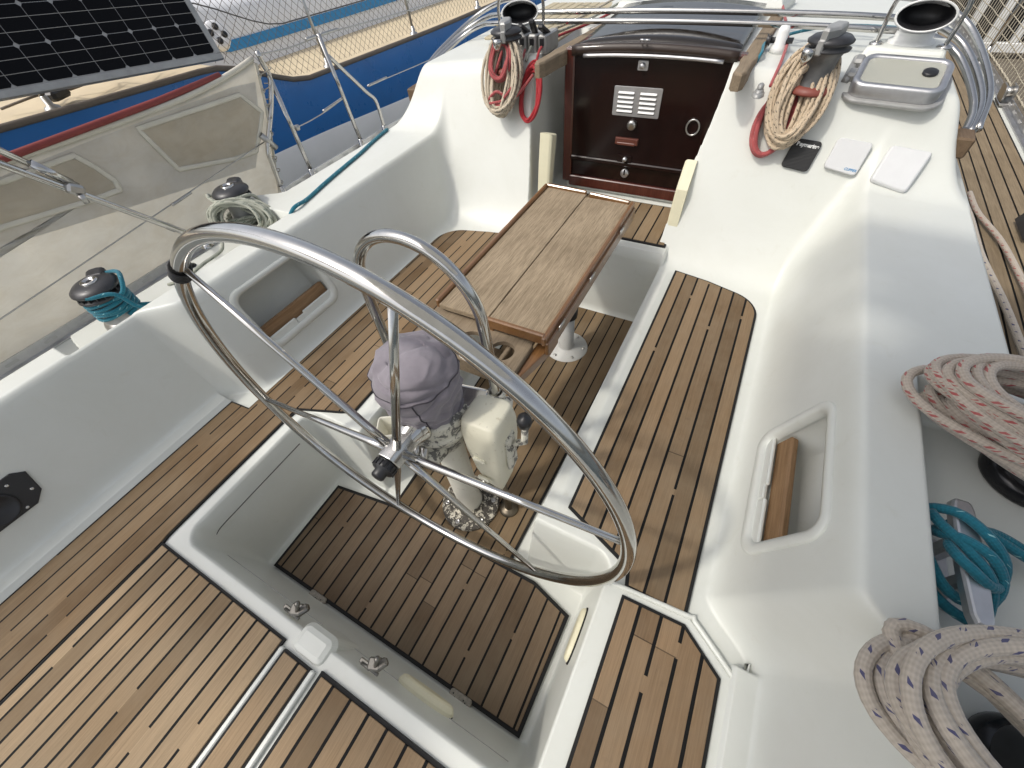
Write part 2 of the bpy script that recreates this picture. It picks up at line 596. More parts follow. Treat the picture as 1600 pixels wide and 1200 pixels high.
# ------------------------------------------------------------------ the yacht: deck moulding as one height surface
XC = -0.05
def sst(a, b, x):
    t = np.clip((x - a) / (b - a), 0, 1)
    return t * t * (3 - 2 * t)
def smin(a, b, k):
    h = np.clip(0.5 + 0.5 * (b - a) / k, 0, 1)
    return b * (1 - h) + a * h - k * h * (1 - h)
def smax(a, b, k):
    return -smin(-a, -b, k)
def toe_w(y):
    return 1.77 + 0.075 * sst(0.0, 2.0, y) - 0.16 * sst(4.0, 8.5, y)
def deck_h(x, y):
    xs = x - XC
    w = np.abs(xs)
    st = sst(0.41, 0.28, y)
    foot = 0.855 + 0.115 * st
    ridge = 0.978 + 0.11 * st
    seat = 0.36 + 0 * w
    coam = 0.36 + (w - foot) / (ridge - foot) * 0.385
    top = 0.752 - 0.05 * np.clip(w - 1.0, 0, 1)
    hc = smin(coam, top, 0.045)
    h = smax(seat, hc, 0.06)
    # base ledge of the helm seat
    led = np.maximum(np.maximum(0.925 - w, w - 0.985), y - 0.275)
    h = smax(h, 0.388 - np.clip(led, 0, 1) * 12, 0.006)
    # nosing bump on the seat edges
    h = h + 0.010 * np.exp(-((w - 0.395) / 0.022) ** 2) * sst(0.42, 0.55, y) * sst(1.76, 1.70, y)
    # winch shelf
    sh = np.maximum(np.maximum(1.108 - w, y - 0.985), 0.09 - y)
    h = smin(h, 0.60 + np.clip(sh, 0, 1) * 22, 0.015)
    outer = 1.32 + 0.20 * sst(1.16, 1.02, y) * sst(0.10, 0.16, y) - 0.11 * sst(0.16, 0.10, y)
    h = smin(h, 0.48 + np.clip(outer - w, -0.02, 1) * 16, 0.03)
    h = np.maximum(h, 0.48 * (w > 1.2) + h * (w <= 1.2))
    # cabin
    bulk = 0.36 + (y - 1.80) * 2.05
    side = 0.50 + (1.335 - w) * 2.6
    roof = 1.0 + 0.055 * (1 - (w / 1.1) ** 2) + 0.012 * (y - 2.1)
    cab = smin(smin(bulk, roof, 0.07), side, 0.07)
    cav = np.maximum(np.abs(x + 0.090) - (0.355 + 0.05 * sst(0.45, 1.0, bulk)), y - 2.62)
    k = 0.20
    h2 = smax(h, cab, k)
    # bridge deck and companionway recess
    bd = np.maximum(np.maximum(w - 0.365, 1.745 - y), -10)
    rec = np.minimum(np.maximum(cav, 1.745 - y), 50)
    h2 = smin(h2, np.where(y > 1.70, 0.43 + np.clip(cav, -0.001, 1) * 26, 10), 0.015)
    h2 = np.where((bd < 0), np.maximum(h2, 0.43), h2)
    h = h2
    # narrow footwell
    d = np.maximum(np.maximum(w - 0.352, 0.28 - y), y - 1.745)
    hn = smax(0.36 + d * 15, 0.0 * d, 0.02)
    hn = np.where((y > 1.70) & (d > -0.002), 10, hn)
    h = np.where(d < 0.25, smin(h, hn, np.where(y > 1.70, 0.008, 0.035)), h)
    # wide helm well (rounded rectangle)
    cx, cy, hx, hy, r = 0.0, 0.118, 0.60, 0.268, 0.06
    qx = np.abs(xs - cx) - (hx - r); qy = np.abs(y - cy) - (hy - r)
    d = np.minimum(np.maximum(qx, qy), 0) + np.hypot(np.maximum(qx, 0), np.maximum(qy, 0)) - r
    hw = smax(0.36 + d * 8.0, 0.0 * d, 0.03)
    h = np.where(d < 0.2, smin(h, hw, 0.05), h)
    return h

def axis_pts(segs):
    out = []
    for a, b, st in segs:
        n = max(1, int(round((b - a) / st)))
        out += list(np.linspace(a, b, n, endpoint=False))
    out.append(segs[-1][1])
    return np.array(out)
xsv = axis_pts([(-1.95, -1.60, .02), (-1.60, -1.02, .006), (-1.02, -0.84, .005), (-0.84, -0.70, .01), (-0.70, -0.30, .005),
                (-0.30, 0.22, .02), (0.22, 0.62, .005), (0.62, 0.74, .01), (0.74, 0.92, .005), (0.92, 1.50, .006), (1.50, 1.85, .02)])
ysv = axis_pts([(-1.2, -0.25, .03), (-0.25, 0.62, .005), (0.62, 0.95, .01), (0.95, 1.20, .006), (1.20, 1.70, .012), (1.70, 1.80, .005), (1.80, 2.35, .009), (2.35, 9.0, .05)])
Xg, Yg = np.meshgrid(xsv, ysv)
Zg = deck_h(Xg, Yg)
# trim outboard edge to the sheer: squeeze the x of outermost columns
tw = toe_w(Yg)
wv = np.abs(Xg - XC)
lim = tw + 0.03
over = wv > lim
Xs = np.where(over, XC + np.sign(Xg - XC) * lim, Xg)
Zg = np.where(wv > 1.62, np.minimum(Zg, 0.48), Zg)

# cubby openings: rectangles in (y, z) on both coaming faces
CUB_Y0, CUB_Y1 = 0.525, 0.885
CUB_Z0, CUB_Z1 = 0.455, 0.675
fw = np.abs((Xg[:-1, :-1] + Xg[1:, 1:]) / 2 - XC)
fy = (Yg[:-1, :-1] + Yg[1:, 1:]) / 2
fz = (Zg[:-1, :-1] + Zg[1:, 1:]) / 2
hole = (fw > 0.84) & (fw < 1.0) & (fy > CUB_Y0) & (fy < CUB_Y1) & (fz > CUB_Z0) & (fz < CUB_Z1)
ny, nx = Xg.shape
idx = np.arange(ny * nx).reshape(ny, nx)
quads = np.stack([idx[:-1, :-1], idx[:-1, 1:], idx[1:, 1:], idx[1:, :-1]], -1)[~hole]
yacht = thing("sailing_yacht", "white sailing yacht seen from its helm, teak laid cockpit with dark companionway doors ahead", "sailing boat", (XC, 0.0, 0.0))
me = bpy.data.meshes.new("deck_moulding")
verts = np.stack([Xs.ravel() - XC, Yg.ravel(), Zg.ravel()], -1).astype(np.float32)
nq = len(quads)
me.vertices.add(len(verts)); me.vertices.foreach_set('co', verts.ravel())
me.loops.add(nq * 4); me.loops.foreach_set('vertex_index', quads.ravel().astype(np.int32))
me.polygons.add(nq)
me.polygons.foreach_set('loop_start', np.arange(0, nq * 4, 4, dtype=np.int32))
me.polygons.foreach_set('use_smooth', np.ones(nq, dtype=bool))
me.materials.append(M_gel)
me.update(calc_edges=True); me.validate()
dm = bpy.data.objects.new("deck_moulding", me)
COL.objects.link(dm); dm.parent = yacht; LOC[dm.name] = LOC[yacht.name]

def dz(x, y):
    return float(deck_h(np.array([float(x)]), np.array([float(y)]))[0])

# topsides below the deck edge
mb = MB()
yy = [-1.2 + 0.4 * i for i in range(26)]
for s in (-1, 1):
    vs = []
    for y in yy:
        w = float(toe_w(np.array([y]))[0]) + 0.03
        for k, z in ((1.0, 0.48), (0.985, 0.1), (0.95, -0.35), (0.86, -0.9)):
            vs.append((XC + s * w * k, y, z))
    fs = [(4 * i + j, 4 * i + 4 + j, 4 * i + 5 + j, 4 * i + 1 + j) for i in range(len(yy) - 1) for j in range(3)]
    mb.add(vs, fs)
obj("hull", mb, M_gel, yacht)

# ---- teak
T_sc = lambda pts: [(XC + q[0], q[1]) for q in pts]
M_teak_seat = teak("seat_teak", 0.378, 0.0536, 0.145, (0.150, 0.097, 0.052), (0.345, 0.238, 0.140), 0.3, gap=0.02, period=1.4)
M_teak_port = teak("port_seat_teak", XC - 0.428, 0.0536, 0.105, (0.155, 0.098, 0.050), (0.36, 0.245, 0.138), 0.3, gap=0.05, period=0.9)
M_teak_sole = teak("sole_teak", 0.03, 0.0545, 0.12, (0.135, 0.090, 0.047), (0.29, 0.200, 0.114), 0.25, gap=0.015, period=1.6)
M_teak_helm = teak("helm_sole_teak", 0.012, 0.0550, 0.13, (0.140, 0.094, 0.057), (0.275, 0.195, 0.125), 0.25, gap=0.02, period=1.4)
M_teak_stern = teak("stern_teak", -0.648, 0.0505, 0.145, (0.23, 0.155, 0.085), (0.50, 0.365, 0.225), 0.3, gap=0.05, period=0.9)
M_teak_stern2 = teak("stern_teak_lid", 0.046, 0.0563, 0.145, (0.21, 0.138, 0.075), (0.44, 0.310, 0.185), 0.25, gap=0.05, period=0.8)
M_teak_lid = teak("lid_teak", 0.593, 0.0530, 0.16, (0.155, 0.096, 0.051), (0.35, 0.236, 0.138), 0.3, gap=0.035, period=1.1)

def teak_panel(name, poly, z, mat, border=0.009, parent=None, base=0.02):
    mb = MB()
    mb.prism(poly, z - base, z + 0.004, 1)
    mb.prism(inset(poly, border), z - base * 0.5, z + 0.0075, 0, 0.0015)
    return obj(name, mb, [mat, M_rubber], parent or yacht)

def arc(cx, cy, r, a0, a1, n=8):
    return [(cx + r * math.cos(math.radians(a0 + (a1 - a0) * i / n)), cy + r * math.sin(math.radians(a0 + (a1 - a0) * i / n))) for i in range(n + 1)]
ZS = 0.364
stb = [(0.428, 0.462), (0.637, 0.374), (0.648, 0.325), (0.806, 0.325)] + arc(0.665, 1.545, 0.138, 0, 70, 8) + [(0.58, 1.715), (0.428, 1.742)]
teak_panel("seat_planking", T_sc(stb), ZS, M_teak_seat)
port = [(-0.428, 0.45), (-0.428, 1.742), (-0.58, 1.715)] + arc(-0.675, 1.545, 0.143, 110, 180, 8) + [(-0.824, 0.285), (-0.918, 0.278), (-0.918, -0.9), (-0.640, -0.9), (-0.640, -0.19), (-0.645, -0.17), (-0.645, 0.30), (-0.635, 0.366), (-0.475, 0.425)]
teak_panel("seat_planking", T_sc(port[::-1]), ZS, M_teak_port, 0.005)
teak_panel("stern_planking", [(-0.688, -0.19), (-0.688, -0.9), (-0.141, -0.9), (-0.141, -0.19)][::-1], ZS, M_teak_stern, 0.006)
teak_panel("stern_planking", [(-0.124, -0.205), (-0.124, -0.9), (-0.030, -0.9), (-0.030, -0.205)][::-1], ZS + 0.003, M_teak_stern2, 0.006)
teak_panel("stern_planking", [(-0.004, -0.195), (-0.004, -0.9), (0.53, -0.9), (0.53, -0.195)][::-1], ZS, M_teak_stern2)
teak_panel("sole_planking", [(-0.305, 0.30), (0.225, 0.30), (0.255, 1.735), (-0.355, 1.735)], 0.004, M_teak_sole)
teak_panel("sole_planking", [(-0.571, -0.099), (0.476, -0.099), (0.482, 0.255), (0.335, 0.298), (-0.30, 0.298), (-0.577, 0.259)], 0.008, M_teak_helm, 0.012)
M_teak_bridge = teak("bridge_deck_teak", 0.02, 0.060, 0.12, gap=0.02, period=1.2)
teak_panel("bridge_deck_planking", [(-0.34, 1.80), (0.30, 1.80), (0.30, 2.165), (-0.34, 2.165)], 0.434, M_teak_bridge)

# starboard side deck: strips that follow the sheer
def side_deck():
    mb = MB()
    npl = 9
    ys = np.linspace(1.0, 8.8, 60)
    for k in range(npl):
        a = []
        for y in ys:
            wo = float(toe_w(np.array([y]))[0]) - 0.055
            wi = wo - npl * 0.052
            w0 = wi + k * 0.052 + 0.0035; w1 = wi + (k + 1) * 0.052 - 0.0035
            a += [(XC + w0, y, 0.489), (XC + w1, y, 0.489)]
        mb.add(a, [(2 * i, 2 * i + 1, 2 * i + 3, 2 * i + 2) for i in range(len(ys) - 1)], 0, False)
    a = []
    for y in ys:
        wo = float(toe_w(np.array([y]))[0]) - 0.052
        a += [(XC + wo - npl * 0.052 - 0.006, y, 0.4845), (XC + wo + 0.006, y, 0.4845)]
    mb.add(a, [(2 * i, 2 * i + 1, 2 * i + 3, 2 * i + 2) for i in range(len(ys) - 1)], 1, False)
    return mb
M_side = wood("side_deck_teak", (0.18, 0.135, 0.085), (0.31, 0.24, 0.155), 1, 0.7)
obj("side_deck_planking", side_deck(), [M_side, M_rubber], yacht)

# toe rails
for s in (-1, 1):
    mb = MB()
    ys = np.linspace(-1.2, 8.8, 70)
    pts = []
    for y in ys:
        w = float(toe_w(np.array([y]))[0])
        pts.append((XC + s * w, y))
    vs = []
    for (x, y) in pts:
        for dx, z in ((-0.022 * s, 0.481), (-0.022 * s, 0.487), (-0.003 * s, 0.490), (-0.003 * s, 0.527), (0.004 * s, 0.527), (0.006 * s, 0.475)):
            vs.append((x + dx, y, z))
    fs = [(6 * i + j, 6 * i + 6 + j, 6 * i + 7 + j, 6 * i + 1 + j) for i in range(len(ys) - 1) for j in range(5)]
    mb.add(vs, fs, 0, False)
    # oval slots, shown as dark insets with bright lips
    for i in range(60):
        y = -0.6 + i * 0.145
        w = float(toe_w(np.array([y]))[0])
        T = TF(frame((-s, 0, 0), (0, 1, 0)), (XC + s * w - s * 0.0035, y, 0.508))
        mb.prism(rrect(-0.03, -0.009, 0.03, 0.009, 0.0088, 5), 0, 0.0012, 0, 0, T)
        mb.prism(rrect(-0.024, -0.006, 0.024, 0.006, 0.0058, 5), 0.001, 0.002, 1, 0, T)
    obj("toe_rail", mb, [M_alu, flat("slot_light", (0.45, 0.45, 0.44), 0.6)], yacht)

# ---- locker lid with teak (starboard of the helm)
lid = [(0.545, 0.318), (0.765, 0.330), (0.893, 0.238), (0.900, -0.9), (0.545, -0.9)]
mb = MB(); mb.prism(lid[::-1], 0.345, 0.3715, 0, 0.006)
lido = obj("locker_lid", mb, M_gel, yacht)
teak_panel("lid_planking", [(0.597, 0.303), (0.755, 0.308), (0.852, 0.235), (0.852, -0.9), (0.597, -0.9)][::-1], 0.3735, M_teak_lid, 0.008, lido, 0.01)
mb = MB(); mb.tube(spline([(0.56, 0.318, 0.369), (0.60, 0.322, 0.371), (0.765, 0.332, 0.371), (0.773, 0.329, 0.371), (0.892, 0.241, 0.371), (0.899, 0.22, 0.369), (0.902, -0.9, 0.363)], .01), 0.0062, 10)
obj("gutter_lip", mb, M_gel, lido)
mb = MB()
mb.tube([(0.902, 0.155, 0.381), (0.9015, 0.055, 0.381)], 0.0055, 10)
for i in range(5):
    mb.tube([(0.902, 0.155 - i * .02 - .002, 0.381), (0.902, 0.155 - i * .02 - .016, 0.381)], 0.0066, 10)
mb.box((0.888, 0.105, 0.3765), (0.026, 0.10, 0.003))
obj("hinge", mb, M_steel2, lido)

# gate step block in the stern seat rim and stern bits
mb = MB(); mb.prism(rrect(-0.125, -0.203, -0.008, -0.126, 0.026), 0.20, 0.372, 0, 0.022)
obj("stern_gate", mb, M_gel, yacht)
for gx in (-0.1325, -0.0225):
    mb = MB(); mb.box((gx, -0.555, 0.360), (0.0135, 0.70, 0.026), None, 0, .003)
    obj("seam_strip", mb, M_gel, yacht)
mb = MB()
def clip_mb(x, y, z):
    mb = MB()
    mb.box((x - 0.012, y, z + 0.004), (0.055, 0.012, 0.008), None, 0, .002)
    mb.box((x + 0.004, y + 0.010, z + 0.012), (0.034, 0.030, 0.016), RZ(.4), 0, .004)
    mb.box((x + 0.018, y + 0.016, z + 0.010), (0.020, 0.034, 0.018), RZ(-.5), 0, .004)
    mb.tube([(x + 0.008, y + 0.004, z + .01), (x + 0.012, y + 0.018, z + .034), (x + 0.015, y + 0.024, z + .046)], 0.0055, 8)
    mb.lathe([(0.002, -.006), (.0075, -.003), (.0075, .004), (.002, .007)], 10, TF(RX(.6), (x + 0.015, y + 0.024, z + .048)))
    mb.tube([(x - .03, y - .004, z + .009), (x + .024, y - .004, z + .009)], 0.004, 8)
    return mb
obj("gate_latch", clip_mb(-0.172, -0.137, 0.352), metal("tarnished_latch", (.22, .21, .19), .35), yacht)
obj("gate_latch", clip_mb(0.102, -0.132, 0.352), bpy.data.materials["tarnished_latch"], yacht)
# scuppers in the helm sole edge
M_grate = flat("dirty_scupper", (0.26, 0.235, 0.195), 0.6, 0.2, 0.3, 120)
for sx in (-0.335, 0.275):
    mb = MB()
    mb.prism(rrect(sx - 0.038, -0.125, sx + 0.038, -0.088, 0.01), 0.002, 0.019, 0, 0.004)
    for i in range(8):
        mb.box((sx - .026 + .0075 * i + rnd() * .002, -0.106 + (rnd() - .5) * .014, 0.0193), (.0035, .004, .0012), None, 1)
    obj("scupper", mb, [M_grate, M_rubber], yacht)
# courtesy lights (cream ovals on the well walls)
M_lens = flat("yellowed_lens", (0.66, 0.62, 0.45), 0.35, 0, 0.05)
def oval(c, n, u, a, b, t, mb=None, mi=0):
    mb = mb or MB()
    pl = [(a * math.copysign(abs(math.cos(q)) ** .8, math.cos(q)), b * math.sin(q)) for q in [2 * PI * i / 28 for i in range(28)]]
    mb.prism(pl, -0.006, t, mi, t * .7, TF(frame(n, u), c))
    return mb
def well_wall_z(y0): return 0.36 + (-0.15 - y0) * 4.4
ov = oval((0.225, -0.132, 0.225), (0, 1, .125), (1, 0, 0), 0.088, 0.030, 0.022)
oval((0.225, -0.132, 0.223), (0, 1, .125), (1, 0, 0), 0.089, 0.031, 0.004, ov, 1)
obj("courtesy_light", ov, [M_lens, M_rubber], yacht)
ov = oval((0.529, 0.19, 0.20), (-1, 0, .125), (0, 1, 0), 0.075, 0.030, 0.016)
oval((0.529, 0.19, 0.198), (-1, 0, .125), (0, 1, 0), 0.079, 0.034, 0.004, ov, 1)
obj("courtesy_light", ov, [M_lens, M_rubber], yacht)
# locker door outline in the port wall of the helm well
mb = MB()
def pw(y, z):      # point on the port well wall
    return (XC - 0.60 + (0.36 - z) / 8.0 + 0.0005, y, z)
q = [pw(0.275, .285), pw(0.0, .285), pw(-0.09, .282)] + [pw(-0.115, .262), pw(-.122, .24), pw(-.122, .10)]
mb.tube(spline([Vector(t) for t in q], .01), 0.0016, 6)
obj("locker_door_seam", mb, flat('dark_grey_gap', (.05, .05, .048), .7), yacht)
mb = MB()
mb.tube([(-0.58, -0.1345, 0.235), (-0.3, -0.1345, 0.235), (0.15, -0.1345, 0.235), (0.48, -0.1345, 0.235)], 0.0018, 6)
obj("well_moulding_line", mb, flat("grey_sealant", (0.36, 0.35, 0.33), .6), yacht)

# engine panel on the port coaming near the stern
def coam_T(s, y, z):
    """frame on the aft coaming face: columns y-axis, up the slope, inward normal"""
    foot, ridge = 0.97, 1.088
    w = foot + (z - .36) / .385 * (ridge - foot)
    up = Vector((s * (ridge - foot), 0, .385)).normalized()
    nrm = Vector((-s * .385, 0, (ridge - foot))).normalized()
    u = Vector((0, 1, 0))
    return Matrix((u, up, nrm)).transposed(), Vector((XC + s * w, y, z))
Mx, c = coam_T(-1, -0.33, 0.535)
mb = MB()
mb.prism([(-.10, -.052), (.05, -.056), (.085, -.03), (.105, .035), (.082, .056), (-.10, .058)], -.004, .007, 0, .003, TF(Mx, c))
mb.lathe([(.05, .006), (.05, .013), (.044, .015), (.042, .011), (.0, .011)], 28, TF(Mx, c + Mx @ Vector((-.01, 0, 0))), 0, False)
for a in ((.055, .035), (.075, -.012), (.03, -.045), (-.06, .04)):
    mb.lathe([(.0045, .006), (.0045, .009), (.002, .0092), (.0, .0085)], 10, TF(Mx, c + Mx @ Vector((a[0], a[1], 0))), 1, False)
obj("engine_panel", mb, [M_black, M_steel], yacht)

# ---- cubby lockers in both coamings
def cubby(s, liner_name="cubby"):
    z0, z1 = CUB_Z0, CUB_Z1
    def W(z):
        return 0.855 + (z - .36) / .385 * 0.123
    up = Vector((s * 0.123, 0, .385)).normalized()
    nrm = Vector((-s * .385, 0, .123)).normalized()
    yc = (CUB_Y0 + CUB_Y1) / 2
    zc = (z0 + z1) / 2
    c = Vector((XC + s * W(zc), yc, zc))
    Mx = Matrix((Vector((0, 1, 0)), up, nrm)).transposed()
    T = TF(Mx, c)
    hy = (CUB_Y1 - CUB_Y0) / 2; hs = (z1 - z0) / 2 * 1.05
    outer = rrect(-hy - .020, -hs - .022, hy + .020, hs + .018, 0.055, 10)
    inner = rrect(-hy + .008, -hs + .008, hy - .008, hs - .006, 0.040, 10)
    lip = rrect(-hy - .004, -hs - .004, hy + .004, hs + .004, 0.047, 10)
    n = len(outer)
    rings = [(outer, -.006), (outer, .002), (inset(outer, .004), .007), (lip, .008), (inner, .004), (inner, -.02)]
    mb = MB()
    vs = []
    for pl, z in rings:
        vs += [T(Vector((a, b, z))) for a, b in pl]
    fs = [(r * n + i, r * n + (i + 1) % n, (r + 1) * n + (i + 1) % n, (r + 1) * n + i) for r in range(len(rings) - 1) for i in range(n)]
    mb.add(vs, fs)
    fr = obj("cubby_frame", mb, M_gel, yacht)
    # liner: goes outboard and down
    mb = MB()
    dirv = Vector((s * 1.0, 0, -0.30)).normalized()
    dep = 0.12
    vs = [T(Vector((a, b, .001))) for a, b in inset(inner, -.005)]
    vs2 = [v + dirv * dep for v in vs]
    m2 = len(inner)
    mb.add(vs + vs2, [(i, (i + 1) % m2, m2 + (i + 1) % m2, m2 + i) for i in range(m2)] + [list(range(m2, 2 * m2))])
    obj("cubby_liner", mb, M_gel, fr)
    # lower lip: a low white wall with a drain notch, in front of the teak bar
    mb = MB()
    for a, b in ((-hy + .006, -.035), (.008, hy - .006)):
        mb.box(T(Vector(((a + b) / 2, -hs + .018, -.008))), (0.012, b - a, 0.036), RY(s * 0.31), 0, .004)
    mb.box(T(Vector((-.009, -hs + .012, -.008))), (0.012, .05, 0.03), RY(s * 0.31), 0, .003)
    obj("cubby_lip", mb, M_gel, fr)
    mb = MB()
    mb.box(T(Vector((0.0, -hs + .048, -.036))), (0.024, 2 * hy - .02, 0.062), RY(s * 0.30), 0, .006)
    obj("retaining_bar", mb, M_bar, fr)
cubby(-1); cubby(1)

# ---- companionway
CY = 2.215
mb = MB()
mb.box((-0.01, CY + .03, 0.455), (0.74, 0.05, 0.05), None, 0, .006)     # sill
obj("companionway_sill", mb, M_gel, yacht)
mb = MB()
for s in (-1, 1):
    mb.box((-0.01 + s * 0.366, CY + .012, 0.77), (0.05, 0.05, 0.60), None, 0, .006)
mb.box((-0.01, CY + .002, 0.478), (0.70, 0.03, 0.056), None, 0, .004)
obj("companionway_frame", mb, wood("red_mahogany_frame", (0.05, 0.012, 0.008), (0.105, 0.026, 0.017), 2, 0.25, 1, .5), yacht)
def arch_poly(x0, x1, z0, zt, rise, n=18):
    xm = (x0 + x1) / 2; hw = (x1 - x0) / 2
    pts = [(x0, z0), (x1, z0)]
    for i in range(n + 1):
        x = x1 - (x1 - x0) * i / n
        pts.append((x, zt - rise * ((x - xm) / hw) ** 2))
    return pts
def TXZ(y, flip=1):
    return lambda v: Vector((v.x, y - v.z, v.y))
mb = MB(); mb.prism(arch_poly(-0.352, 0.332, 0.605, 1.062, .013), 0, .02, 0, .003, TXZ(CY + .016))
wb = obj("washboard", mb, M_mahog, yacht, "upper dark glossy washboard with vent louvre")
mb = MB(); mb.prism([(-0.352, 0.505), (0.332, .505), (.332, .595), (-0.352, .595)], 0, .02, 0, .003, TXZ(CY + .024))
wb2 = obj("washboard", mb, M_mahog, yacht, "lower dark glossy washboard with round latch")
mb = MB(); mb.box((-0.01, CY - .002, .60), (0.69, .022, .024), None, 0, .005)
obj("washboard_rebate", mb, M_mahog, wb)
# louvre vent
mb = MB()
lv0, lv1, lz0, lz1 = -0.148, 0.076, 0.818, 0.938
yl = CY - .007
mb.prism(rrect(lv0, lz0, lv1, lz1, .005, 3), 0, .003, 0, .001, TXZ(CY - .004))
for cxl in (-0.088, 0.016):
    for i in range(5):
        z = 0.840 + i * .0185
        mb.box((cxl, yl - .004, z), (.075, .010, .0030), RX(0.75), 1)
        mb.box((cxl, yl - .0005, z - .006), (.078, .002, .006), None, 2)
obj("vent_louvre", mb, [M_alu, M_white, M_black], wb)
mb = MB(); mb.lathe([(.0, .022), (.016, .022), (.022, .016), (.022, .0)], 20, TXZ(CY - .004))
mb.v = mb.v
for i, v in enumerate(mb.v):
    mb.v[i] = v + Vector((-0.042, 0, 0.785))
obj("knob", mb, M_steel2, wb)
mb = MB(); mb.prism(rrect(-.052, 1.0, -.006, 1.036, .004, 3), 0, .006, 0, .001, TXZ(CY - .004))
mb.lathe([(.0, .018), (.011, .018), (.012, .006)], 16, lambda v: Vector((v.x - .03, CY - .006 - v.z, v.y + 1.018)), 0, False)
obj("lock", mb, M_alu, wb)
mb = MB(); mb.prism([(-.115, .695), (.0, .695), (.0, .725), (-.115, .725)], 0, .012, 0, .003, TXZ(CY - .004))
mb.box((-.058, CY - .017, .70), (.09, .008, .012), None, 0, .002)
obj("finger_pull", mb, wood("brown_handle", (.10, .03, .02), (.16, .05, .03), 0, .3, 1, .4), wb)
mb = MB(); mb.prism(rrect(-.095, .612, -.02, .645, .003, 2), 0, .008, 0, .001, TXZ(CY - .004))
mb.lathe([(.0, .024), (.010, .024), (.012, .008)], 14, lambda v: Vector((v.x - .052, CY - .006 - v.z, v.y + .628)), 1, False)
obj("latch", mb, [M_mahog, M_alu], wb)
mb = MB(); mb.lathe([(.0, .012), (.018, .012), (.023, .006), (.023, .0)], 20, lambda v: Vector((v.x - .048, CY + .004 - v.z, v.y + .552)), 0, False)
mb.box((-.048, CY - .009, .560), (.008, .004, .026), None, 1)
obj("round_latch", mb, [M_alu, M_black], wb2)
mb = MB()
ring = [(0.24 + .028 * math.cos(a), CY - .012, .80 + .032 * math.sin(a)) for a in [2 * PI * i / 24 for i in range(24)]]
mb.tube(ring, .004, 8, 0, True)
obj("pull_ring", mb, M_steel2, wb)
# sliding hatch: arched smoked acrylic with a dark front beam
def arch_sheet(y0, y1, x0, x1, zt, rise, t, ny=8, nx=22, dzy=0.0):
    mb = MB(); vs = []
    for j in range(ny + 1):
        y = y0 + (y1 - y0) * j / ny
        for i in range(nx + 1):
            x = x0 + (x1 - x0) * i / nx
            q = (x - (x0 + x1) / 2) / ((x1 - x0) / 2)
            vs.append((x, y, zt + dzy * (j / ny) - rise * q * q))
    n1 = len(vs)
    vs += [(v[0], v[1], v[2] - t) for v in vs]
    W = nx + 1
    fs = []
    for j in range(ny):
        for i in range(nx):
            a = j * W + i
            fs.append((a, a + 1, a + W + 1, a + W)); fs.append((n1 + a, n1 + a + W, n1 + a + W + 1, n1 + a + 1))
    for i in range(nx):
        fs.append((i, n1 + i, n1 + i + 1, i + 1))
        a = ny * W + i
        fs.append((a, a + 1, n1 + a + 1, n1 + a))
    for j in range(ny):
        a = j * W
        fs.append((a, a + W, n1 + a + W, n1 + a)); a += nx
        fs.append((a, n1 + a, n1 + a + W, a + W))
    return mb.add(vs, fs)
m, N, L, p = new_mat("smoked_acrylic")
p.inputs['Base Color'].default_value = rgb((0.020, 0.016, 0.013))
p.inputs['Roughness'].default_value = 0.06
L.new(ramp(N, L, noise(N, L, pos(N), 30, 4), [(.3, (.03, .03, .03)), (.8, (.22, .22, .22))]), p.inputs['Roughness'])
M_smoke = m
sh = obj("sliding_hatch", arch_sheet(2.235, 2.95, -0.355, 0.345, 1.098, .024, .012, dzy=0.03), M_smoke, yacht)
obj("hatch_beam", arch_sheet(2.185, 2.235, -0.36, 0.35, 1.096, .016, .035, 2), wood("dark_beam", (.022, .014, .011), (.045, .03, .023), 0, .4), sh)
mb = MB()
pts = [(-0.30 + 0.60 * i / 20, 2.182, 1.058 - .011 * ((-0.30 + .6 * i / 20) / .33) ** 2) for i in range(21)]
mb.tube(pts, .0075, 8)
obj("trim_strip", mb, M_alu, sh)
mb = MB()
for dy in (0, .02):
    mb.tube([(-.045 + dy, 2.178, 1.108), (-.045 + dy, 2.166, 1.114), (-.025 + dy, 2.166, 1.114)], .004, 8)
obj("hatch_staple", mb, M_alu, sh)
# hatch runners
for s, x0, x1 in ((-1, -0.435, -0.36), (1, 0.385, 0.41)):
    mb = MB()
    a = Vector((x0, 1.975, 1.045)); b = Vector((x1 + 0.0, 2.95, 1.085))
    d = (b - a).normalized()
    Mx = frame(Vector((0, 0, 1)), d)
    Ln = (b - a).length
    poly = [(0, -.012), (.03, -.024), (.16, -.024), (.20, -.030), (Ln, -.030), (Ln, .030), (.20, .030), (.16, .024), (.03, .024), (0, .012)]
    mb.prism(poly, -.035, .022, 0, .008, TF(Mx, a))
    obj("hatch_runner", mb, M_oldteak, yacht)
# yellowed speaker pockets beside the companionway
M_yel = flat("yellowed_plastic", (0.68, 0.645, 0.47), 0.5, 0, .05)
mb = MB(); mb.prism([(1.905, .47), (1.945, .47), (2.02, .78), (1.955, .80), (1.93, .66)], 0, .05, 0, .01, lambda v: Vector((-0.415 + v.z * 1.25, v.x, v.y)))
obj("speaker_pocket", mb, M_yel, yacht)
mb = MB(); mb.prism([(1.86, .46), (1.95, .46), (2.04, .72), (1.98, .755), (1.90, .66)], 0, .05, 0, .01, lambda v: Vector((0.322 - v.z * 1.0, v.x, v.y)))
obj("speaker_pocket", mb, M_yel, yacht)
# pale laid coachroof between hatch and dorade, port side, far forward
mb = MB()
for i in range(8):
    mb.box((-0.93 + i * .055, 2.85, 1.052 + 0.0), (.050, .9, .012), None, 0, .003)
obj("coachroof_planking", mb, wood("pale_planks", (.42, .36, .24), (.52, .46, .33), 1, .6), yacht)
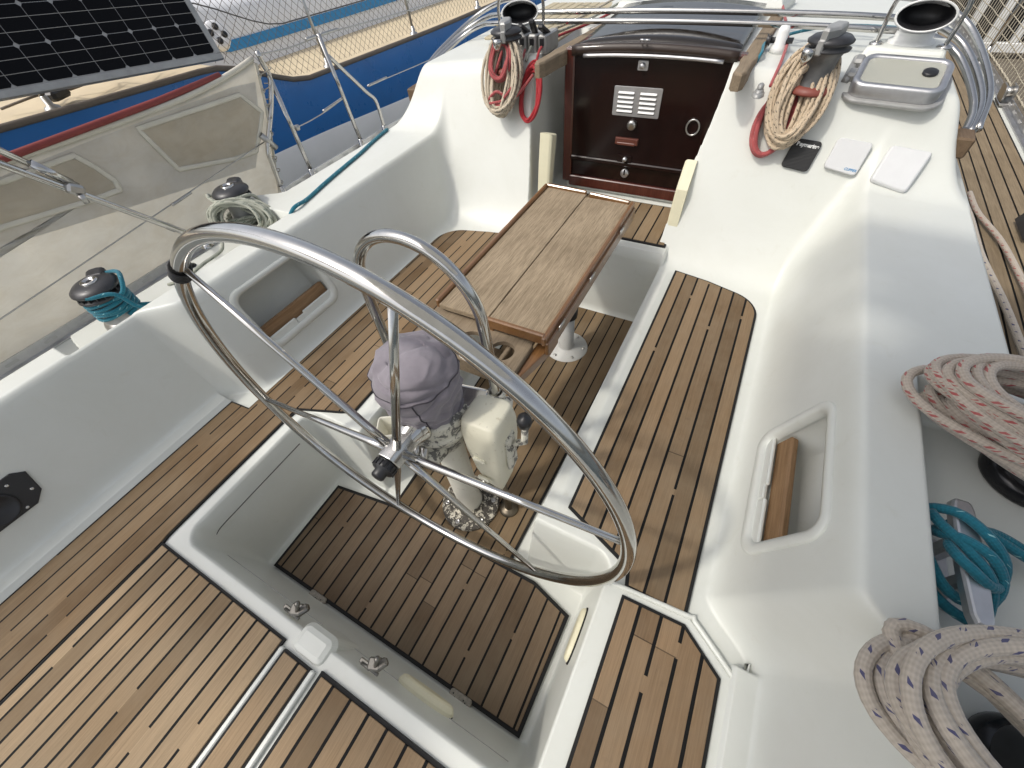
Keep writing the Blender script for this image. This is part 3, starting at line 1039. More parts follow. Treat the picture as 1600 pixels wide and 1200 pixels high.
# teak pads for the sprayhood pivots, padeye, and a spray rail under the windows
M_pad = wood("dark_teak_pad", (0.10, 0.065, 0.038), (0.19, 0.13, 0.08), 1, 0.6)
def rot_between(d):
    return frame(Vector((0, 0, 1)), d)
for s in (-1, 1):
    mb = MB(); mb.box((XC + s * 1.215, 2.12, dz(XC + s * 1.215, 2.12) + .03), (.052, .10, .065), RZ(-s * .1), 0, .006)
    obj("teak_pad", mb, M_pad, yacht)
    mb = MB()
    pts = []
    for i in range(12):
        y = 2.22 + i * .13
        pts.append((XC + s * (1.215 - .012 * i), y, 0.845))
    mb.tube(pts, .032, 8, 0, flat_=.8)
    obj("cabin_side_rail", mb, M_bar, yacht)
mb = MB()
zc = dz(0.452, 2.01)
for i, (a, b) in enumerate(((0.03, .0), (.022, .008), (.016, .022))):
    mb.lathe([(a, b), (a * .97, b + .008), (a * .7, b + .012), (0, b + .012)], 20, lambda v: Vector((0.47 + v.x * .7, 1.985 + v.y * 1.25 + i * .006, 1.0 + v.z)), 0, False)
obj("deck_plate", mb, M_alug, yacht)

# ------------------------------------------------------------------ steering wheel
WC = Vector((-0.01, 0.276, 0.705)); WR = 0.576
def wp(t, r=WR, dy=0.0):
    a = math.radians(t)
    return WC + Vector((r * math.cos(a), dy, r * math.sin(a)))
wheel = thing("steering_wheel", "large polished stainless steering wheel with thin spokes standing in the helm well", "steering wheel", WC)
mb = MB(); mb.tube([wp(i * 360 / 160) for i in range(160)], 0.0146, 16, 0, True)
obj("rim", mb, M_steel, wheel)
for t in (10, 70, 130, 190, 250, 310):
    mb = MB()
    mb.tube([wp(t, .02, .0), wp(t, .10, .0), wp(t, .30, .0), wp(t, WR - .012, 0)], 0.009, 12, 0, radii=[.0112, .0102, .0086, .0068])
    obj("spoke", mb, M_steel, wheel)
THY = lambda c: (lambda v: Vector((v.x + c[0], c[1] - v.z, v.y + c[2])))
mb = MB()
mb.lathe([(.0, .038), (.024, .038), (.036, .034), (.036, -.05), (.038, -.054), (.038, -.09), (.0, -.09)], 6, THY(WC), 0, False)
mb.lathe([(.020, .0), (.036, -.052), (.046, -.075), (.046, -.085), (.02, -.09)], 28, THY(WC), 0, False)
for f in mb.sm[:30]:
    pass
hub = obj("hub", mb, M_steel, wheel, bev=.002)
mb = MB()
mb.lathe([(.0, .078), (.014, .078), (.017, .074), (.017, .060), (.026, .058), (.029, .050), (.029, .037), (.0, .036)], 30, THY(WC), 0, False)
for i in range(16):
    a = 2 * PI * i / 16
    mb.box(WC + Vector((.0285 * math.cos(a), -.047, .0285 * math.sin(a))), (.005, .016, .004), RY(-a), 0)
obj("hub_nut", mb, M_black, wheel)
mb = MB()
for k in range(5):
    q = wp(131.5 + k * .75)
    d = (wp(132.5 + k * .7) - wp(131.5 + k * .7)).normalized()
    F = frame(d, (0, 1, 0))
    mb.tube([q + F @ Vector((.0185 * math.cos(a), .0185 * math.sin(a), 0)) for a in [2 * PI * j / 14 for j in range(14)]], .0024, 6, 0, True)
obj("king_spoke_binding", mb, M_black, wheel)

# ------------------------------------------------------------------ binnacle
def flaked(name, paint, under, thr=0.5, scale=28, rough=.6):
    m, N, L, p = new_mat(name)
    v = pos(N)
    a = noise(N, L, v, scale, 6, 0.72, 0.6)
    msk = ramp(N, L, a, [(thr, (0, 0, 0)), (thr + .02, (1, 1, 1))])
    b = noise(N, L, v, 160, 4, .7)
    u2 = ramp(N, L, b, [(.3, tuple(c * .55 for c in under)), (.7, under)])
    g = noise(N, L, v, 60, 5, .7)
    p2 = ramp(N, L, g, [(.60, paint), (.78, tuple(c * f for c, f in zip(paint, (.62, .56, .46))))])
    L.new(mixc(N, L, msk, p2, u2), p.inputs['Base Color'])
    p.inputs['Roughness'].default_value = rough
    h = mathn(N, L, 'SUBTRACT', mathn(N, L, 'MULTIPLY', b, .3), msk)
    bump(N, L, p, h, .5, .003)
    return m
M_col = flaked("cream_column_paint", (0.66, 0.64, 0.56), (.30, .29, .26), 0.70, 30, .45)
M_flk = flaked("peeling_base_paint", (0.62, 0.58, 0.48), (.085, .075, .062), 0.45, 52, .7)
M_head = flaked("peeling_casting_paint", (0.60, 0.58, 0.50), (.20, .195, .18), 0.52, 26, .65)
PB = Vector((-0.022, 0.445, 0.008))
bin_ = thing("binnacle", "cream steering pedestal with peeling round base flange and chrome grab loop behind the wheel", "pedestal", PB)
mb = MB()
mb.lathe([(.0, .0), (.113, .0), (.115, .004), (.114, .014), (.108, .018), (.068, .020), (.058, .024), (.054, .045), (.052, .05)], 44, TF(Matrix.Identity(3), PB), 0, False)
obj("base_flange", mb, M_flk, bin_)
mb = MB()
for k in range(6):
    mb = MB()
    a = 2 * PI * k / 6 + .5
    c = PB + Vector((.092 * math.cos(a), .092 * math.sin(a), .019))
    mb.lathe([(.010, .0), (.010, .003), (.006, .0045), (.004, .002), (.0, .002)], 14, TF(Matrix.Identity(3), c), 0, False)
    obj("flange_bolt", mb, M_steel2, bin_)
mb = MB()
mb.lathe([(.052, .04), (.050, .05), (.046, .07), (.046, .40), (.048, .46), (.054, .52), (.056, .58)], 36, TF(Matrix.Identity(3), PB), 0, False)
obj("column", mb, M_col, bin_)
# head casting: cup with arms
HB = PB + Vector((0, 0, .535))
mb = MB()
mb.lathe([(.045, -.05), (.062, -.02), (.072, .02), (.092, .065), (.104, .085), (.106, .100), (.100, .108), (.0, .108)], 44, TF(Matrix.Identity(3), HB), 0, False)
mb.lathe([(.100, .108), (.101, .150), (.097, .160), (.0, .160)], 44, TF(Matrix.Identity(3), HB), 0, False)
mb.tube([HB + Vector((0, -.02, .01)), HB + Vector((.012, -.09, .02)), HB + Vector((.012, -.115, .02))], .04, 16, 0, radii=[.055, .042, .040])
mb.box(HB + Vector((.115, .08, .085)), (.14, .09, .035), RZ(.35), 0, .01)
mb.box(HB + Vector((-.115, .08, .085)), (.14, .09, .035), RZ(-.35), 0, .01)
obj("head_casting", mb, M_head, bin_)
mb = MB()
mb.tube([HB + Vector((.0, -.10, .085)), HB + Vector((.0, -.115, .055)), HB + Vector((.0, -.12, .04))], .010, 10)
mb.tube([HB + Vector((.025, -.10, .085)), HB + Vector((.025, -.115, .055)), HB + Vector((.025, -.12, .04))], .010, 10)
obj("clamp_lugs", mb, M_steel2, bin_)
# chrome grab loop
gx0, gx1, gy = -0.222, 0.122, 0.535
pts = [(gx0 - .03, gy, .60), (gx0 - .01, gy, .72)]
for i in range(17):
    a = PI - PI * i / 16
    pts.append(((gx0 + gx1) / 2 + (gx1 - gx0) / 2 * math.cos(a), gy, .955 + .175 * math.sin(a)))
pts += [(gx1 + .005, gy, .80), (gx1 + .005, gy, .66)]
mb = MB(); mb.tube(spline(pts, .012), .0138, 16)
obj("grab_loop", mb, M_steel, bin_)
mb = MB()
for z in (.705,):
    mb.lathe([(.018, -.012), (.024, -.010), (.026, .0), (.024, .010), (.018, .012)], 20, TF(Matrix.Identity(3), (gx1 + .005, gy, z)), 0, False)
mb.lathe([(.018, -.03), (.032, -.026), (.034, .0), (.026, .012), (.018, .014)], 20, TF(Matrix.Identity(3), (gx1 + .005, gy, .655)), 0, False)
obj("loop_socket", mb, M_head, bin_)
# engine control housing on the starboard side
EH = Vector((.135, .470, 0))
mb = MB()
secs = [(.716, .020, .022, 0), (.716, .044, .048, 0), (.711, .052, .055, 0), (.66, .060, .062, 0), (.58, .058, .062, 0), (.46, .048, .055, .0), (.36, .034, .042, 0), (.295, .016, .022, 0), (.285, .006, .010, 0)]
vs = []
seg = 20
for z, hx, hy, o in secs:
    for k in range(seg):
        a = 2 * PI * k / seg
        ca, sa = math.cos(a), math.sin(a)
        e = .34
        vs.append((EH.x + hx * math.copysign(abs(ca) ** e, ca), EH.y + hy * math.copysign(abs(sa) ** e, sa), z))
fs = [(i * seg + k, i * seg + (k + 1) % seg, (i + 1) * seg + (k + 1) % seg, (i + 1) * seg + k) for i in range(len(secs) - 1) for k in range(seg)]
fs += [list(range(seg))[::-1], [(len(secs) - 1) * seg + k for k in range(seg)]]
mb.add(vs, fs)
M_ctrl = flaked("worn_cream_plastic", (0.68, 0.655, 0.53), (.16, .15, .13), 0.665, 30, .5)
ctl = obj("control_housing", mb, M_ctrl, bin_)
mb = MB()
mb.box(EH + Vector((.058, .0, .56)), (.02, .05, .16), RZ(.1), 0, .008)
mb.tube([EH + Vector((.066, 0, .60)), EH + Vector((.10, .01, .62)), EH + Vector((.105, .01, .70))], .010, 10)
mb.lathe([(.0, .026), (.016, .022), (.020, .008), (.017, -.01), (.0, -.018)], 18, TF(Matrix.Identity(3), EH + Vector((.105, .01, .715))), 1, False)
obj("throttle_lever", mb, [M_head, M_black], ctl)
mb = MB()
for z in (.545, .43):
    mb = MB(); mb.box(EH + Vector((-.012, -.062, z)), (.042, .012, .016), None, 0, .004)
    obj("housing_clip", mb, M_ctrl, ctl)
mb = MB()
mb.tube([(.135, .475, .30), (.128, .490, .02)], .012, 12)
mb.lathe([(.038, .0), (.038, .006), (.026, .010), (.020, .016), (.014, .018)], 24, TF(Matrix.Identity(3), (.125, .492, .012)), 0, False)
obj("conduit_post", mb, M_bar if False else metal("bronze_conduit", (.20, .17, .13), .4), ctl)
mb = MB()
c = Vector((-.205, .50, .60))
mb.lathe([(.0, .03), (.030, .03), (.034, .022), (.034, -.02), (.0, -.02)], 26, TF(frame((-.8, -.55, .1)), c), 0, False)
for i in range(20):
    a = 2 * PI * i / 20
    mb.box(c + frame((-.8, -.55, .1)) @ Vector((.034 * math.cos(a), .034 * math.sin(a), 0)), (.005, .005, .04), frame((-.8, -.55, .1)) @ RZ(a))
obj("friction_knob", mb, M_black, bin_)
# small chrome instrument hood
mb = MB()
mb.prism(rrect(-.045, -.03, .045, .03, .012), -.02, .015, 0, .006, TF(frame((.2, -.5, .85), (1, .2, 0)), (.070, .50, .70)))
obj("chrome_bracket", mb, M_steel, bin_)
# white drinks box fixed to the pedestal
mb = MB()
bx0, bx1, by0, by1 = -.150, -.062, .0, .0
c = Vector((-.315, .462, .36))
R1 = RZ(.55)
def bxT(v): return R1 @ v + c
o = rrect(-.052, -.045, .052, .045, .014, 4); i_ = inset(o, .008); i2 = inset(o, .016)
n = len(o)
rings = [(inset(o, .014), -.085), (inset(o, .006), -.07), (o, .0), (inset(o, .002), .004), (inset(o, .006), .004), (i_, -.001), (i2, -.07)]
vs = []
for pl, z in rings: vs += [bxT(Vector((a, b, z))) for a, b in pl]
fs = [(r * n + q, r * n + (q + 1) % n, (r + 1) * n + (q + 1) % n, (r + 1) * n + q) for r in range(len(rings) - 1) for q in range(n)] + [list(range((len(rings) - 1) * n, len(rings) * n))]
mb.add(vs, fs)
obj("drinks_box", mb, M_gel2, label="small open cream plastic box fixed on the white seat end beside the pedestal", cat="drinks holder")

# ------------------------------------------------------------------ compass cover (grey-mauve cloth)
m, N, L, p = new_mat("faded_mauve_canvas")
v = pos(N)
a = noise(N, L, v, 9, 5, .6)
L.new(ramp(N, L, a, [(.3, (.155, .138, .16)), (.7, (.255, .232, .26))]), p.inputs['Base Color'])
p.inputs['Roughness'].default_value = .9
p.inputs['Sheen Weight'].default_value = .25
w1 = N.new("ShaderNodeTexWave"); w1.inputs['Scale'].default_value = 260; L.new(vmap(N, L, v, (1, 1, 0)), w1.inputs[0])
w2 = N.new("ShaderNodeTexWave"); w2.inputs['Scale'].default_value = 260; w2.bands_direction = 'Z'; L.new(v, w2.inputs[0])
bump(N, L, p, mathn(N, L, 'ADD', w1.outputs[1], w2.outputs[1]), .15, .0006)
M_canvas = m
CC = Vector((-0.030, 0.440, 0.700))
cov = thing("compass_cover", "crumpled faded mauve cloth cover drawn over the compass behind the wheel", "cloth cover", CC)
prof = [(.116, .0), (.120, .012), (.126, .05), (.131, .10), (.134, .15), (.131, .180), (.120, .208), (.100, .228), (.073, .242), (.038, .252), (.0, .256)]
tilt = RX(.10) @ RY(.06)
prof = [(r_ * .78, z_ * .86) for r_, z_ in prof]
def covp(u, k):
    """u angle, k 0..1 along profile"""
    t = k * (len(prof) - 1); i = min(int(t), len(prof) - 2); f = t - i
    r = prof[i][0] * (1 - f) + prof[i + 1][0] * f
    z = prof[i][1] * (1 - f) + prof[i + 1][1] * f
    P = Vector((r * math.cos(u), r * math.sin(u), z))
    q = Vector((P.x, P.y, P.z))
    d = 0.0
    d += .007 * (mnoise.noise(q * 8.0 + Vector((3, 1, 7))))
    rid = 1 - abs(mnoise.noise(Vector((q.x * 17, q.y * 17, q.z * 9 + 4)))) * 2
    d += .007 * max(0, rid) ** 2 * min(1, r / .08)
    rid2 = 1 - abs(mnoise.noise(Vector((q.x * 10 + 5, q.y * 10, q.z * 26)))) * 2
    d -= .008 * max(0, rid2) ** 3
    d += .004 * math.sin(u * 13 + 3 * mnoise.noise(q * 9)) * max(0, 1 - z / .09)
    nrm = Vector((math.cos(u), math.sin(u), .5 if z > .15 else 0)).normalized()
    if r < .05:
        nrm = Vector((0, 0, 1))
    P += nrm * d * (.5 + .5 * min(1, r / .06))
    return tilt @ P + CC
mb = MB(); nu, nk = 128, 72
vs = [covp(2 * PI * i / nu, j / (nk - 1)) for j in range(nk) for i in range(nu)]
mb.add(vs, [(j * nu + i, j * nu + (i + 1) % nu, (j + 1) * nu + (i + 1) % nu, (j + 1) * nu + i) for j in range(nk - 1) for i in range(nu)])
obj("cloth", mb, M_canvas, cov)
mb = MB()
def lift(P): return P + (P - (CC + Vector((0, 0, .12)))).normalized() * .0006
mb.tube([lift(covp(2 * PI * i / 120, .50 + .012 * math.sin(i * .5))) for i in range(120)], .0018, 6, 0, True)
for a in (-.95, -2.7, .9, 2.4):
    mb.tube([lift(covp(a + .05 * math.sin(k * 9), k)) for k in [.02 + .48 * i / 40 for i in range(41)]], .0018, 6)
obj("stitched_seam", mb, flat("dark_thread", (.05, .045, .055), .9), cov)
mb = MB()
mb.tube([CC + tilt @ Vector((.094 * math.cos(a), .094 * math.sin(a), .004 + .004 * math.sin(3 * a))) for a in [2 * PI * i / 60 for i in range(60)]], .0045, 8, 0, True)
obj("draw_hem", mb, M_canvas, cov)

# ------------------------------------------------------------------ cockpit table
TZ = 0.70
tab = thing("cockpit_table", "drop leaf teak cockpit table with varnished raised edges, bleached top and cup holes", "table", (-0.05, 1.2, 0.0))
def leaf(x0, x1, y0, y1, cut=None):
    mb = MB()
    mb.prism([(x0, y0), (x1, y0), (x1, y1), (x0, y1)], TZ - .018, TZ, 0, .003)
    return mb
la = obj("leaf", leaf(-.238, -.0515, .79, 1.655), M_tabletop, tab)
lb = obj("leaf", leaf(-.0485, .148, .79, 1.63), M_tabletop, tab)
def fiddle(pts, w=.016, h=.034, name="fiddle", par=None):
    mb = MB()
    for a, b in zip(pts[:-1], pts[1:]):
        a = Vector(a); b = Vector(b); d = (b - a)
        ang = math.atan2(d.y, d.x)
        mb.box(((a.x + b.x) / 2, (a.y + b.y) / 2, TZ - .004 + .0), (d.length + w * .98, w, h), RZ(ang), 0, .004)
    return obj(name, mb, M_varn, par)
fiddle([(-.246, .80), (-.246, 1.655)], par=la)
fiddle([(-.236, 1.663), (-.062, 1.655)], par=la)
fiddle([(-.028, 1.648), (.135, 1.632)], par=lb)
fiddle([(.156, .775), (.156, 1.625)], par=lb)
fiddle([(-.040, .783), (.148, .783)], par=lb, h=.040)
mb = MB()
mb.box((.1655, 1.20, TZ - .033), (.012, .86, .05), None, 0, .003)
mb.box((-.05, 1.2, TZ - .045), (.05, .84, .05), None, 0, .003)
for y in (.86, 1.52):
    mb.box((-.045, y, TZ - .04), (.36, .035, .04), None, 0, .004)
obj("under_frame", mb, M_varn, tab)
mb = MB()
for y in (.87, 1.13, 1.45):
    mb = MB()
    mb.box((.1725, y, TZ - .014), (.003, .045, .012), None, 0, .001)
    mb.tube([(.173, y - .022, TZ - .006), (.173, y + .022, TZ - .006)], .003, 8)
    obj("leaf_hinge", mb, M_steel2, lb)
# cup board: rows of vertical strips around three round holes (built as an annular mesh)
def board_with_holes(x0, x1, y0, y1, z0, z1, holes, nxx=66, nyy=40):
    """flat board with round holes cut by polar patches"""
    mb = MB()
    xs_ = sorted([x0, x1] + [h[0] + s * (h[2] + .012) for h in holes for s in (-1, 1)])
    cells = [(a, b) for a, b in zip(xs_[:-1], xs_[1:]) if b - a > 1e-5]
    for a, b in cells:
        h = [h for h in holes if abs((a + b) / 2 - h[0]) < h[2]]
        if not h:
            mb.prism([(a, y0), (b, y0), (b, y1), (a, y1)], z0, z1)
            continue
        hx, hy, r = h[0]
        n = 48
        ci, oi = [], []
        for k in range(n):
            t = 2 * PI * k / n + PI / n
            c_, s_ = math.cos(t), math.sin(t)
            ci.append((hx + r * c_, hy + r * s_))
            sx = ((b if c_ > 0 else a) - hx) / c_ if abs(c_) > 1e-9 else 1e9
            sy = ((y1 if s_ > 0 else y0) - hy) / s_ if abs(s_) > 1e-9 else 1e9
            k_ = min(sx, sy)
            oi.append((hx + k_ * c_, hy + k_ * s_))
        vs = [Vector((q[0], q[1], z)) for z in (z1, z0) for q in oi + ci]
        fs = []
        for k in range(n):
            j = (k + 1) % n
            fs.append((k, j, n + j, n + k))
            fs.append((2 * n + k, 3 * n + k, 3 * n + j, 2 * n + j))
            fs.append((n + k, n + j, 3 * n + j, 3 * n + k))
            fs.append((k, 2 * n + k, 2 * n + j, j))
        mb.add(vs, fs, 0, False)
        for sx in (a, b):
            corners = [(sx, y0), (sx, y1)]
        # fill the four corners
        for cx_, cy_ in ((a, y0), (b, y0), (b, y1), (a, y1)):
            near = sorted(range(n), key=lambda k: (oi[k][0] - cx_) ** 2 + (oi[k][1] - cy_) ** 2)[:2]
            for z, fl in ((z1, 0), (z0, 1)):
                mb.add([Vector((oi[near[0]][0], oi[near[0]][1], z)), Vector((oi[near[1]][0], oi[near[1]][1], z)), Vector((cx_, cy_, z))], [(0, 1, 2)], 0, False)
    return mb
cb = board_with_holes(-.265, .112, .652, .845, TZ - .052, TZ - .036, [(-.19, .715, .040), (-.075, .715, .040), (.040, .715, .040)])
cbo = obj("cup_board", cb, M_oldteak, tab)
mb = MB()
mb.box((-.08, .645, TZ - .068), (.385, .020, .060), None, 0, .004)
mb.box((-.08, .715, TZ - .105), (.34, .11, .014), None, 0, .003)
mb.prism([(.100, .640), (.118, .640), (.118, .775), (.100, .775)], TZ - .120, TZ - .034, 0, .004)
mb.box((.04, .71, TZ - .085), (.015, .12, .05), None, 0, .003)
obj("cup_rack", mb, M_oldteak, cbo)
mb = MB()
mb.prism([(.118, .655), (.132, .66), (.165, .80), (.165, .86), (.12, .86), (.118, .78)], TZ - .085, TZ - .052, 0, .004)
obj("edge_brace", mb, M_varn, tab)
# pedestal legs
M_leg = flaked("grey_leg_paint", (.50, .50, .48), (.66, .64, .58), .62, 30, .5)
for (lx, ly) in ((-.016, 1.40),):
    mb = MB()
    mb.lathe([(.0, .006), (.108, .006), (.110, .010), (.108, .016), (.045, .020), (.040, .028)], 40, TF(Matrix.Identity(3), (lx, ly, .0)), 0, False)
    for k in range(6):
        a = 2 * PI * k / 6 + .2
        mb.lathe([(.008, .017), (.008, .021), (.0, .022)], 10, TF(Matrix.Identity(3), (lx + .088 * math.cos(a), ly + .088 * math.sin(a), 0)), 1, False)
    lg = obj("leg", mb, [M_leg, M_steel2], tab)
    mb = MB()
    mb.lathe([(.040, .02), (.036, .04), (.035, .26), (.0, .26)], 30, TF(Matrix.Identity(3), (lx, ly, 0)), 0, False)
    mb.lathe([(.028, .24), (.028, .66)], 24, TF(Matrix.Identity(3), (lx, ly, 0)), 0, False)
    obj("leg_tube", mb, M_leg, lg)
    mb = MB()
    mb.lathe([(.036, .225), (.046, .228), (.048, .262), (.040, .275), (.030, .278)], 24, TF(Matrix.Identity(3), (lx, ly, 0)), 0, False)
    mb.lathe([(.0, .03), (.024, .03), (.030, .022), (.030, .006), (.012, .0)], 18, TF(frame((-.6, -.75, .1)), (lx - .045, ly - .04, .250)), 0, False)
    obj("height_clamp", mb, M_black, lg)

# ------------------------------------------------------------------ winches
def make_winch(name, label, group, s=1.0, dark=M_dark, base=M_steel2, drum=M_alug):
    w = thing(name, label, "winch", (0, 0, 0), group)
    mb = MB()
    mb.lathe([(r * s, z * s) for r, z in [(.0, .0), (.085, .0), (.087, .006), (.085, .020), (.078, .034), (.064, .042), (.060, .045)]], 40, None, 0, False)
    obj("base", mb, base, w)
    mb = MB()
    mb.lathe([(r * s, z * s) for r, z in [(.070, .040), (.068, .048), (.057, .062), (.053, .085), (.052, .11), (.055, .128), (.062, .138)]], 40, None, 0, False)
    obj("drum", mb, drum, w)
    mb = MB()
    mb.lathe([(r * s, z * s) for r, z in [(.050, .136), (.078, .142), (.082, .147), (.080, .153), (.060, .160), (.058, .163), (.080, .171), (.084, .177), (.082, .184), (.066, .196), (.046, .202), (.0, .203)]], 40, None, 0, False)
    for k in range(18):
        a = 2 * PI * k / 18
        mb.box(RZ(a) @ Vector((.067 * s, 0, .1615 * s)), (.022 * s, .004 * s, .014 * s), RZ(a))
    obj("self_tailing_jaw", mb, dark, w)
    mb = MB()
    mb.lathe([(r * s, z * s) for r, z in [(.030, .200), (.030, .207), (.026, .209), (.018, .208), (.016, .203), (.0, .203)]], 24, None, 0, False)
    mb.lathe([(.0, .2045 * s), (.011 * s, .2045 * s)], 8, None, 1, False)
    obj("handle_socket", mb, [M_steel, M_black], w)
    mb = MB()
    pl = [(.030, -.040), (.094, -.040), (.106, -.020), (.106, .012), (.090, .024), (.040, .020)]
    mb.prism([(a * s, b * s) for a, b in pl], .150 * s, .204 * s, 0, .010 * s)
    obj("feeder_arm", mb, dark, w)
    return w
def place(o, loc, rz=0, tilt=(0, 0)):
    o.location = loc
    o.rotation_euler = (tilt[0], tilt[1], rz)
WG = "sheet winches on the coamings"
w1 = make_winch("sheet_winch", "grey self tailing sheet winch wound with teal rope, aft on the port coaming", WG, 0.92)
w2 = copy_tree(w1); w2['label'] = "grey self tailing sheet winch under a green flecked rope bundle, forward on the port coaming"
w3 = make_winch("sheet_winch", "black topped winch inside the red flecked rope coil at the right edge", WG, 1.0, M_blackm, M_blackm, M_dark)
w4 = copy_tree(w3); w4['label'] = "winch almost hidden by the blue flecked rope coil at the lower right"
place(w1, (-1.405, .315, .602), 2.6)
place(w2, (-1.455, .965, .640), 2.3)
place(w3, (1.33, .90, .602), 2.9)
place(w4, (1.235, .275, .602), 2.9)
def make_cabin_winch(label, group):
    w = thing("halyard_winch", label, "winch", (0, 0, 0), group)
    mb = MB()
    mb.lathe([(.0, 0), (.062, 0), (.063, .006), (.058, .016), (.046, .022)], 32, None, 0, False)
    obj("base", mb, flat("red_brown_base", (.20, .05, .035), .5), w)
    mb = MB()
    mb.lathe([(.045, .018), (.042, .03), (.040, .06), (.043, .095), (.052, .108)], 32, None, 0, False)
    obj("drum", mb, flat("worn_grey_drum", (.14, .14, .14), .4, .5, .2, 40), w)
    mb = MB()
    mb.lathe([(.044, .106), (.060, .110), (.062, .116), (.048, .122), (.061, .130), (.062, .136), (.050, .146), (.0, .148)], 32, None, 0, False)
    obj("self_tailing_jaw", mb, M_dark, w)
    mb = MB()
    mb.prism([(-.05, -.018), (.0, -.024), (.055, -.014), (.060, .004), (.02, .022), (-.045, .018)], .140, .172, 0, .008)
    mb.box((.052, -.005, .125), (.022, .02, .04), None, 0, .004)
    obj("feeder_arm", mb, M_alug, w)
    mb = MB(); mb.lathe([(.0, .012), (.014, .012), (.017, .004), (.017, -.01), (.006, -.03), (.0, -.032)], 16, TF(Matrix.Identity(3), (.066, -.028, .112)), 0, False)
    obj("feeder_tip", mb, M_steel, w)
    return w
HG = "halyard winches on the cabin top"
h1 = make_cabin_winch("small grey halyard winch with tan and black flecked coil, right of the companionway", HG)
h2 = copy_tree(h1); h2['label'] = "small grey halyard winch hung with cream and red rope, left of the companionway"
place(h1, (.635, 2.075, 1.0), -1.9)
place(h2, (-.640, 2.085, 1.0), -1.2)
h1.scale = h2.scale = (1.15, 1.15, 1.1)

# ------------------------------------------------------------------ ropes
R_teal = rope_mat("teal_rope", (.008, .17, .24), (.30, .55, .58), .05, .08, ((.25, .05), (.75, .05)), radius=.009, dirt=.35)
R_redfl = rope_mat("cream_rope_red_flecks", (.50, .43, .36), (.36, .055, .06), .052, .34, ((.2, .06), (.28, .045), (.7, .06)), radius=.0104)
R_bluefl = rope_mat("cream_rope_blue_flecks", (.50, .44, .37), (.025, .03, .13), .040, .26, ((.12, .045), (.37, .045), (.62, .045), (.87, .045)), radius=.011)
R_tan = rope_mat("tan_rope_black_flecks", (.60, .48, .34), (.03, .025, .02), .026, .26, ((.12, .06), (.37, .06), (.62, .06), (.87, .06)), radius=.0065, dirt=.15)
R_green = rope_mat("grey_green_rope", (.45, .46, .38), (.045, .085, .06), .040, .40, radius=.0065)
R_cream = rope_mat("cream_rope_green_flecks", (.58, .50, .38), (.035, .055, .05), .028, .36, radius=.0065, dirt=.2)
R_red = rope_mat("red_rope", (.42, .02, .028), None, radius=.005, dirt=.15)
R_pink = rope_mat("faded_red_rope", (.40, .08, .08), (.55, .30, .28), .022, .3, ((.25, .08), (.75, .08)), radius=.006, dirt=.2)
R_white = rope_mat("white_cord", (.62, .60, .54), None, radius=.003)

def rope(name, pts, r, mat, label=None, cat="rope", group=None, parent=None, closed=False, step=.012, seg=10, smooth=True):
    mb = MB()
    mb.tube(spline(pts, step, closed) if smooth else pts, r, seg, 0, closed, True)
    return obj(name, mb, mat, parent, label, cat if not parent else None, group)

def hank(center, u, v, a, b, turns, r, jit=.12, thick=None, seed=1, phase=0, lift=.6, npt=14, squash=1.0, fill=None):
    """one continuous rope wound in elongated loops. u,v axes; n layering"""
    rg = random.Random(seed)
    u = Vector(u).normalized(); v = Vector(v); v = (v - u * v.dot(u)).normalized(); n = u.cross(v)
    center = Vector(center)
    pts = []
    th = thick if thick is not None else turns * r * 2 * lift * .45
    ca = a; cb = b; off = Vector((0, 0)); lay = 0; tw = 0
    for k in range(turns):
        na = a * (1 + (rg.random() - .5) * 2 * jit); nb = b * (1 + (rg.random() - .5) * 2 * jit)
        if fill is not None:
            na = a * (fill + (1 - fill) * rg.random() ** .8); nb = b * (.72 + .28 * rg.random())
        no = Vector(((rg.random() - .5) * a * jit * 1.0, (rg.random() - .5) * b * jit * 1.0))
        nl = rg.random() * th
        ntw = (rg.random() - .5) * jit * .8
        for i in range(npt):
            t = i / npt
            aa = ca + (na - ca) * t; bb = cb + (nb - cb) * t
            o = off.lerp(no, t); ll = lay + (nl - lay) * t; w_ = tw + (ntw - tw) * t
            ang = phase + 2 * PI * t
            x = aa * math.cos(ang); y = bb * math.copysign(abs(math.sin(ang)) ** squash, math.sin(ang))
            x, y = x * math.cos(w_) - y * math.sin(w_), x * math.sin(w_) + y * math.cos(w_)
            pts.append(center + u * (x + o.x) + v * (y + o.y) + n * (ll + .006 * math.sin(3 * ang + k)))
        ca, cb, off, lay, tw = na, nb, no, nl, ntw
    return pts

# teal rope on the aft port winch
wx, wy, wz = w1.location
pts = []
for k in range(5 * 16 + 1):
    a = 2 * PI * k / 16
    pts.append((wx + (.066 + .004 * math.sin(k * .7)) * math.cos(a), wy + .066 * math.sin(a), wz + .055 + .0135 * k / 16 + .004 * math.sin(k * .9)))
pts += [(wx + .095, wy + .035, wz + .145), (wx + .075, wy + .065, wz + .175), (wx + .02, wy + .082, wz + .180), (wx - .05, wy + .055, wz + .166), (wx - .068, wy - .01, wz + .163), (wx - .02, wy - .066, wz + .163), (wx + .05, wy - .05, wz + .163),
        (wx + .09, wy + .01, wz + .15), (wx + .105, wy + .03, wz + .09), (wx + .13, wy + .05, wz + .06), (wx + .135, wy + .02, wz + .045), (wx + .15, wy - .03, wz + .02)]
rope("sheet_rope", pts, .0075, R_teal, "teal rope wound round the aft port winch drum", "rope")
lead = [(wx + .05, wy + .05, wz + .06), (wx + .11, wy + .12, wz + .035), (-1.18, .50, .628), (-1.172, .58, .622), (-1.17, .66, .625), (-1.19, .74, .64), (-1.23, .66, .66), (-1.26, .61, .655), (-1.21, .60, .665), (-1.19, .66, .672), (-1.21, .72, .668), (-1.17, .73, .66), (-1.15, .70, .63)]
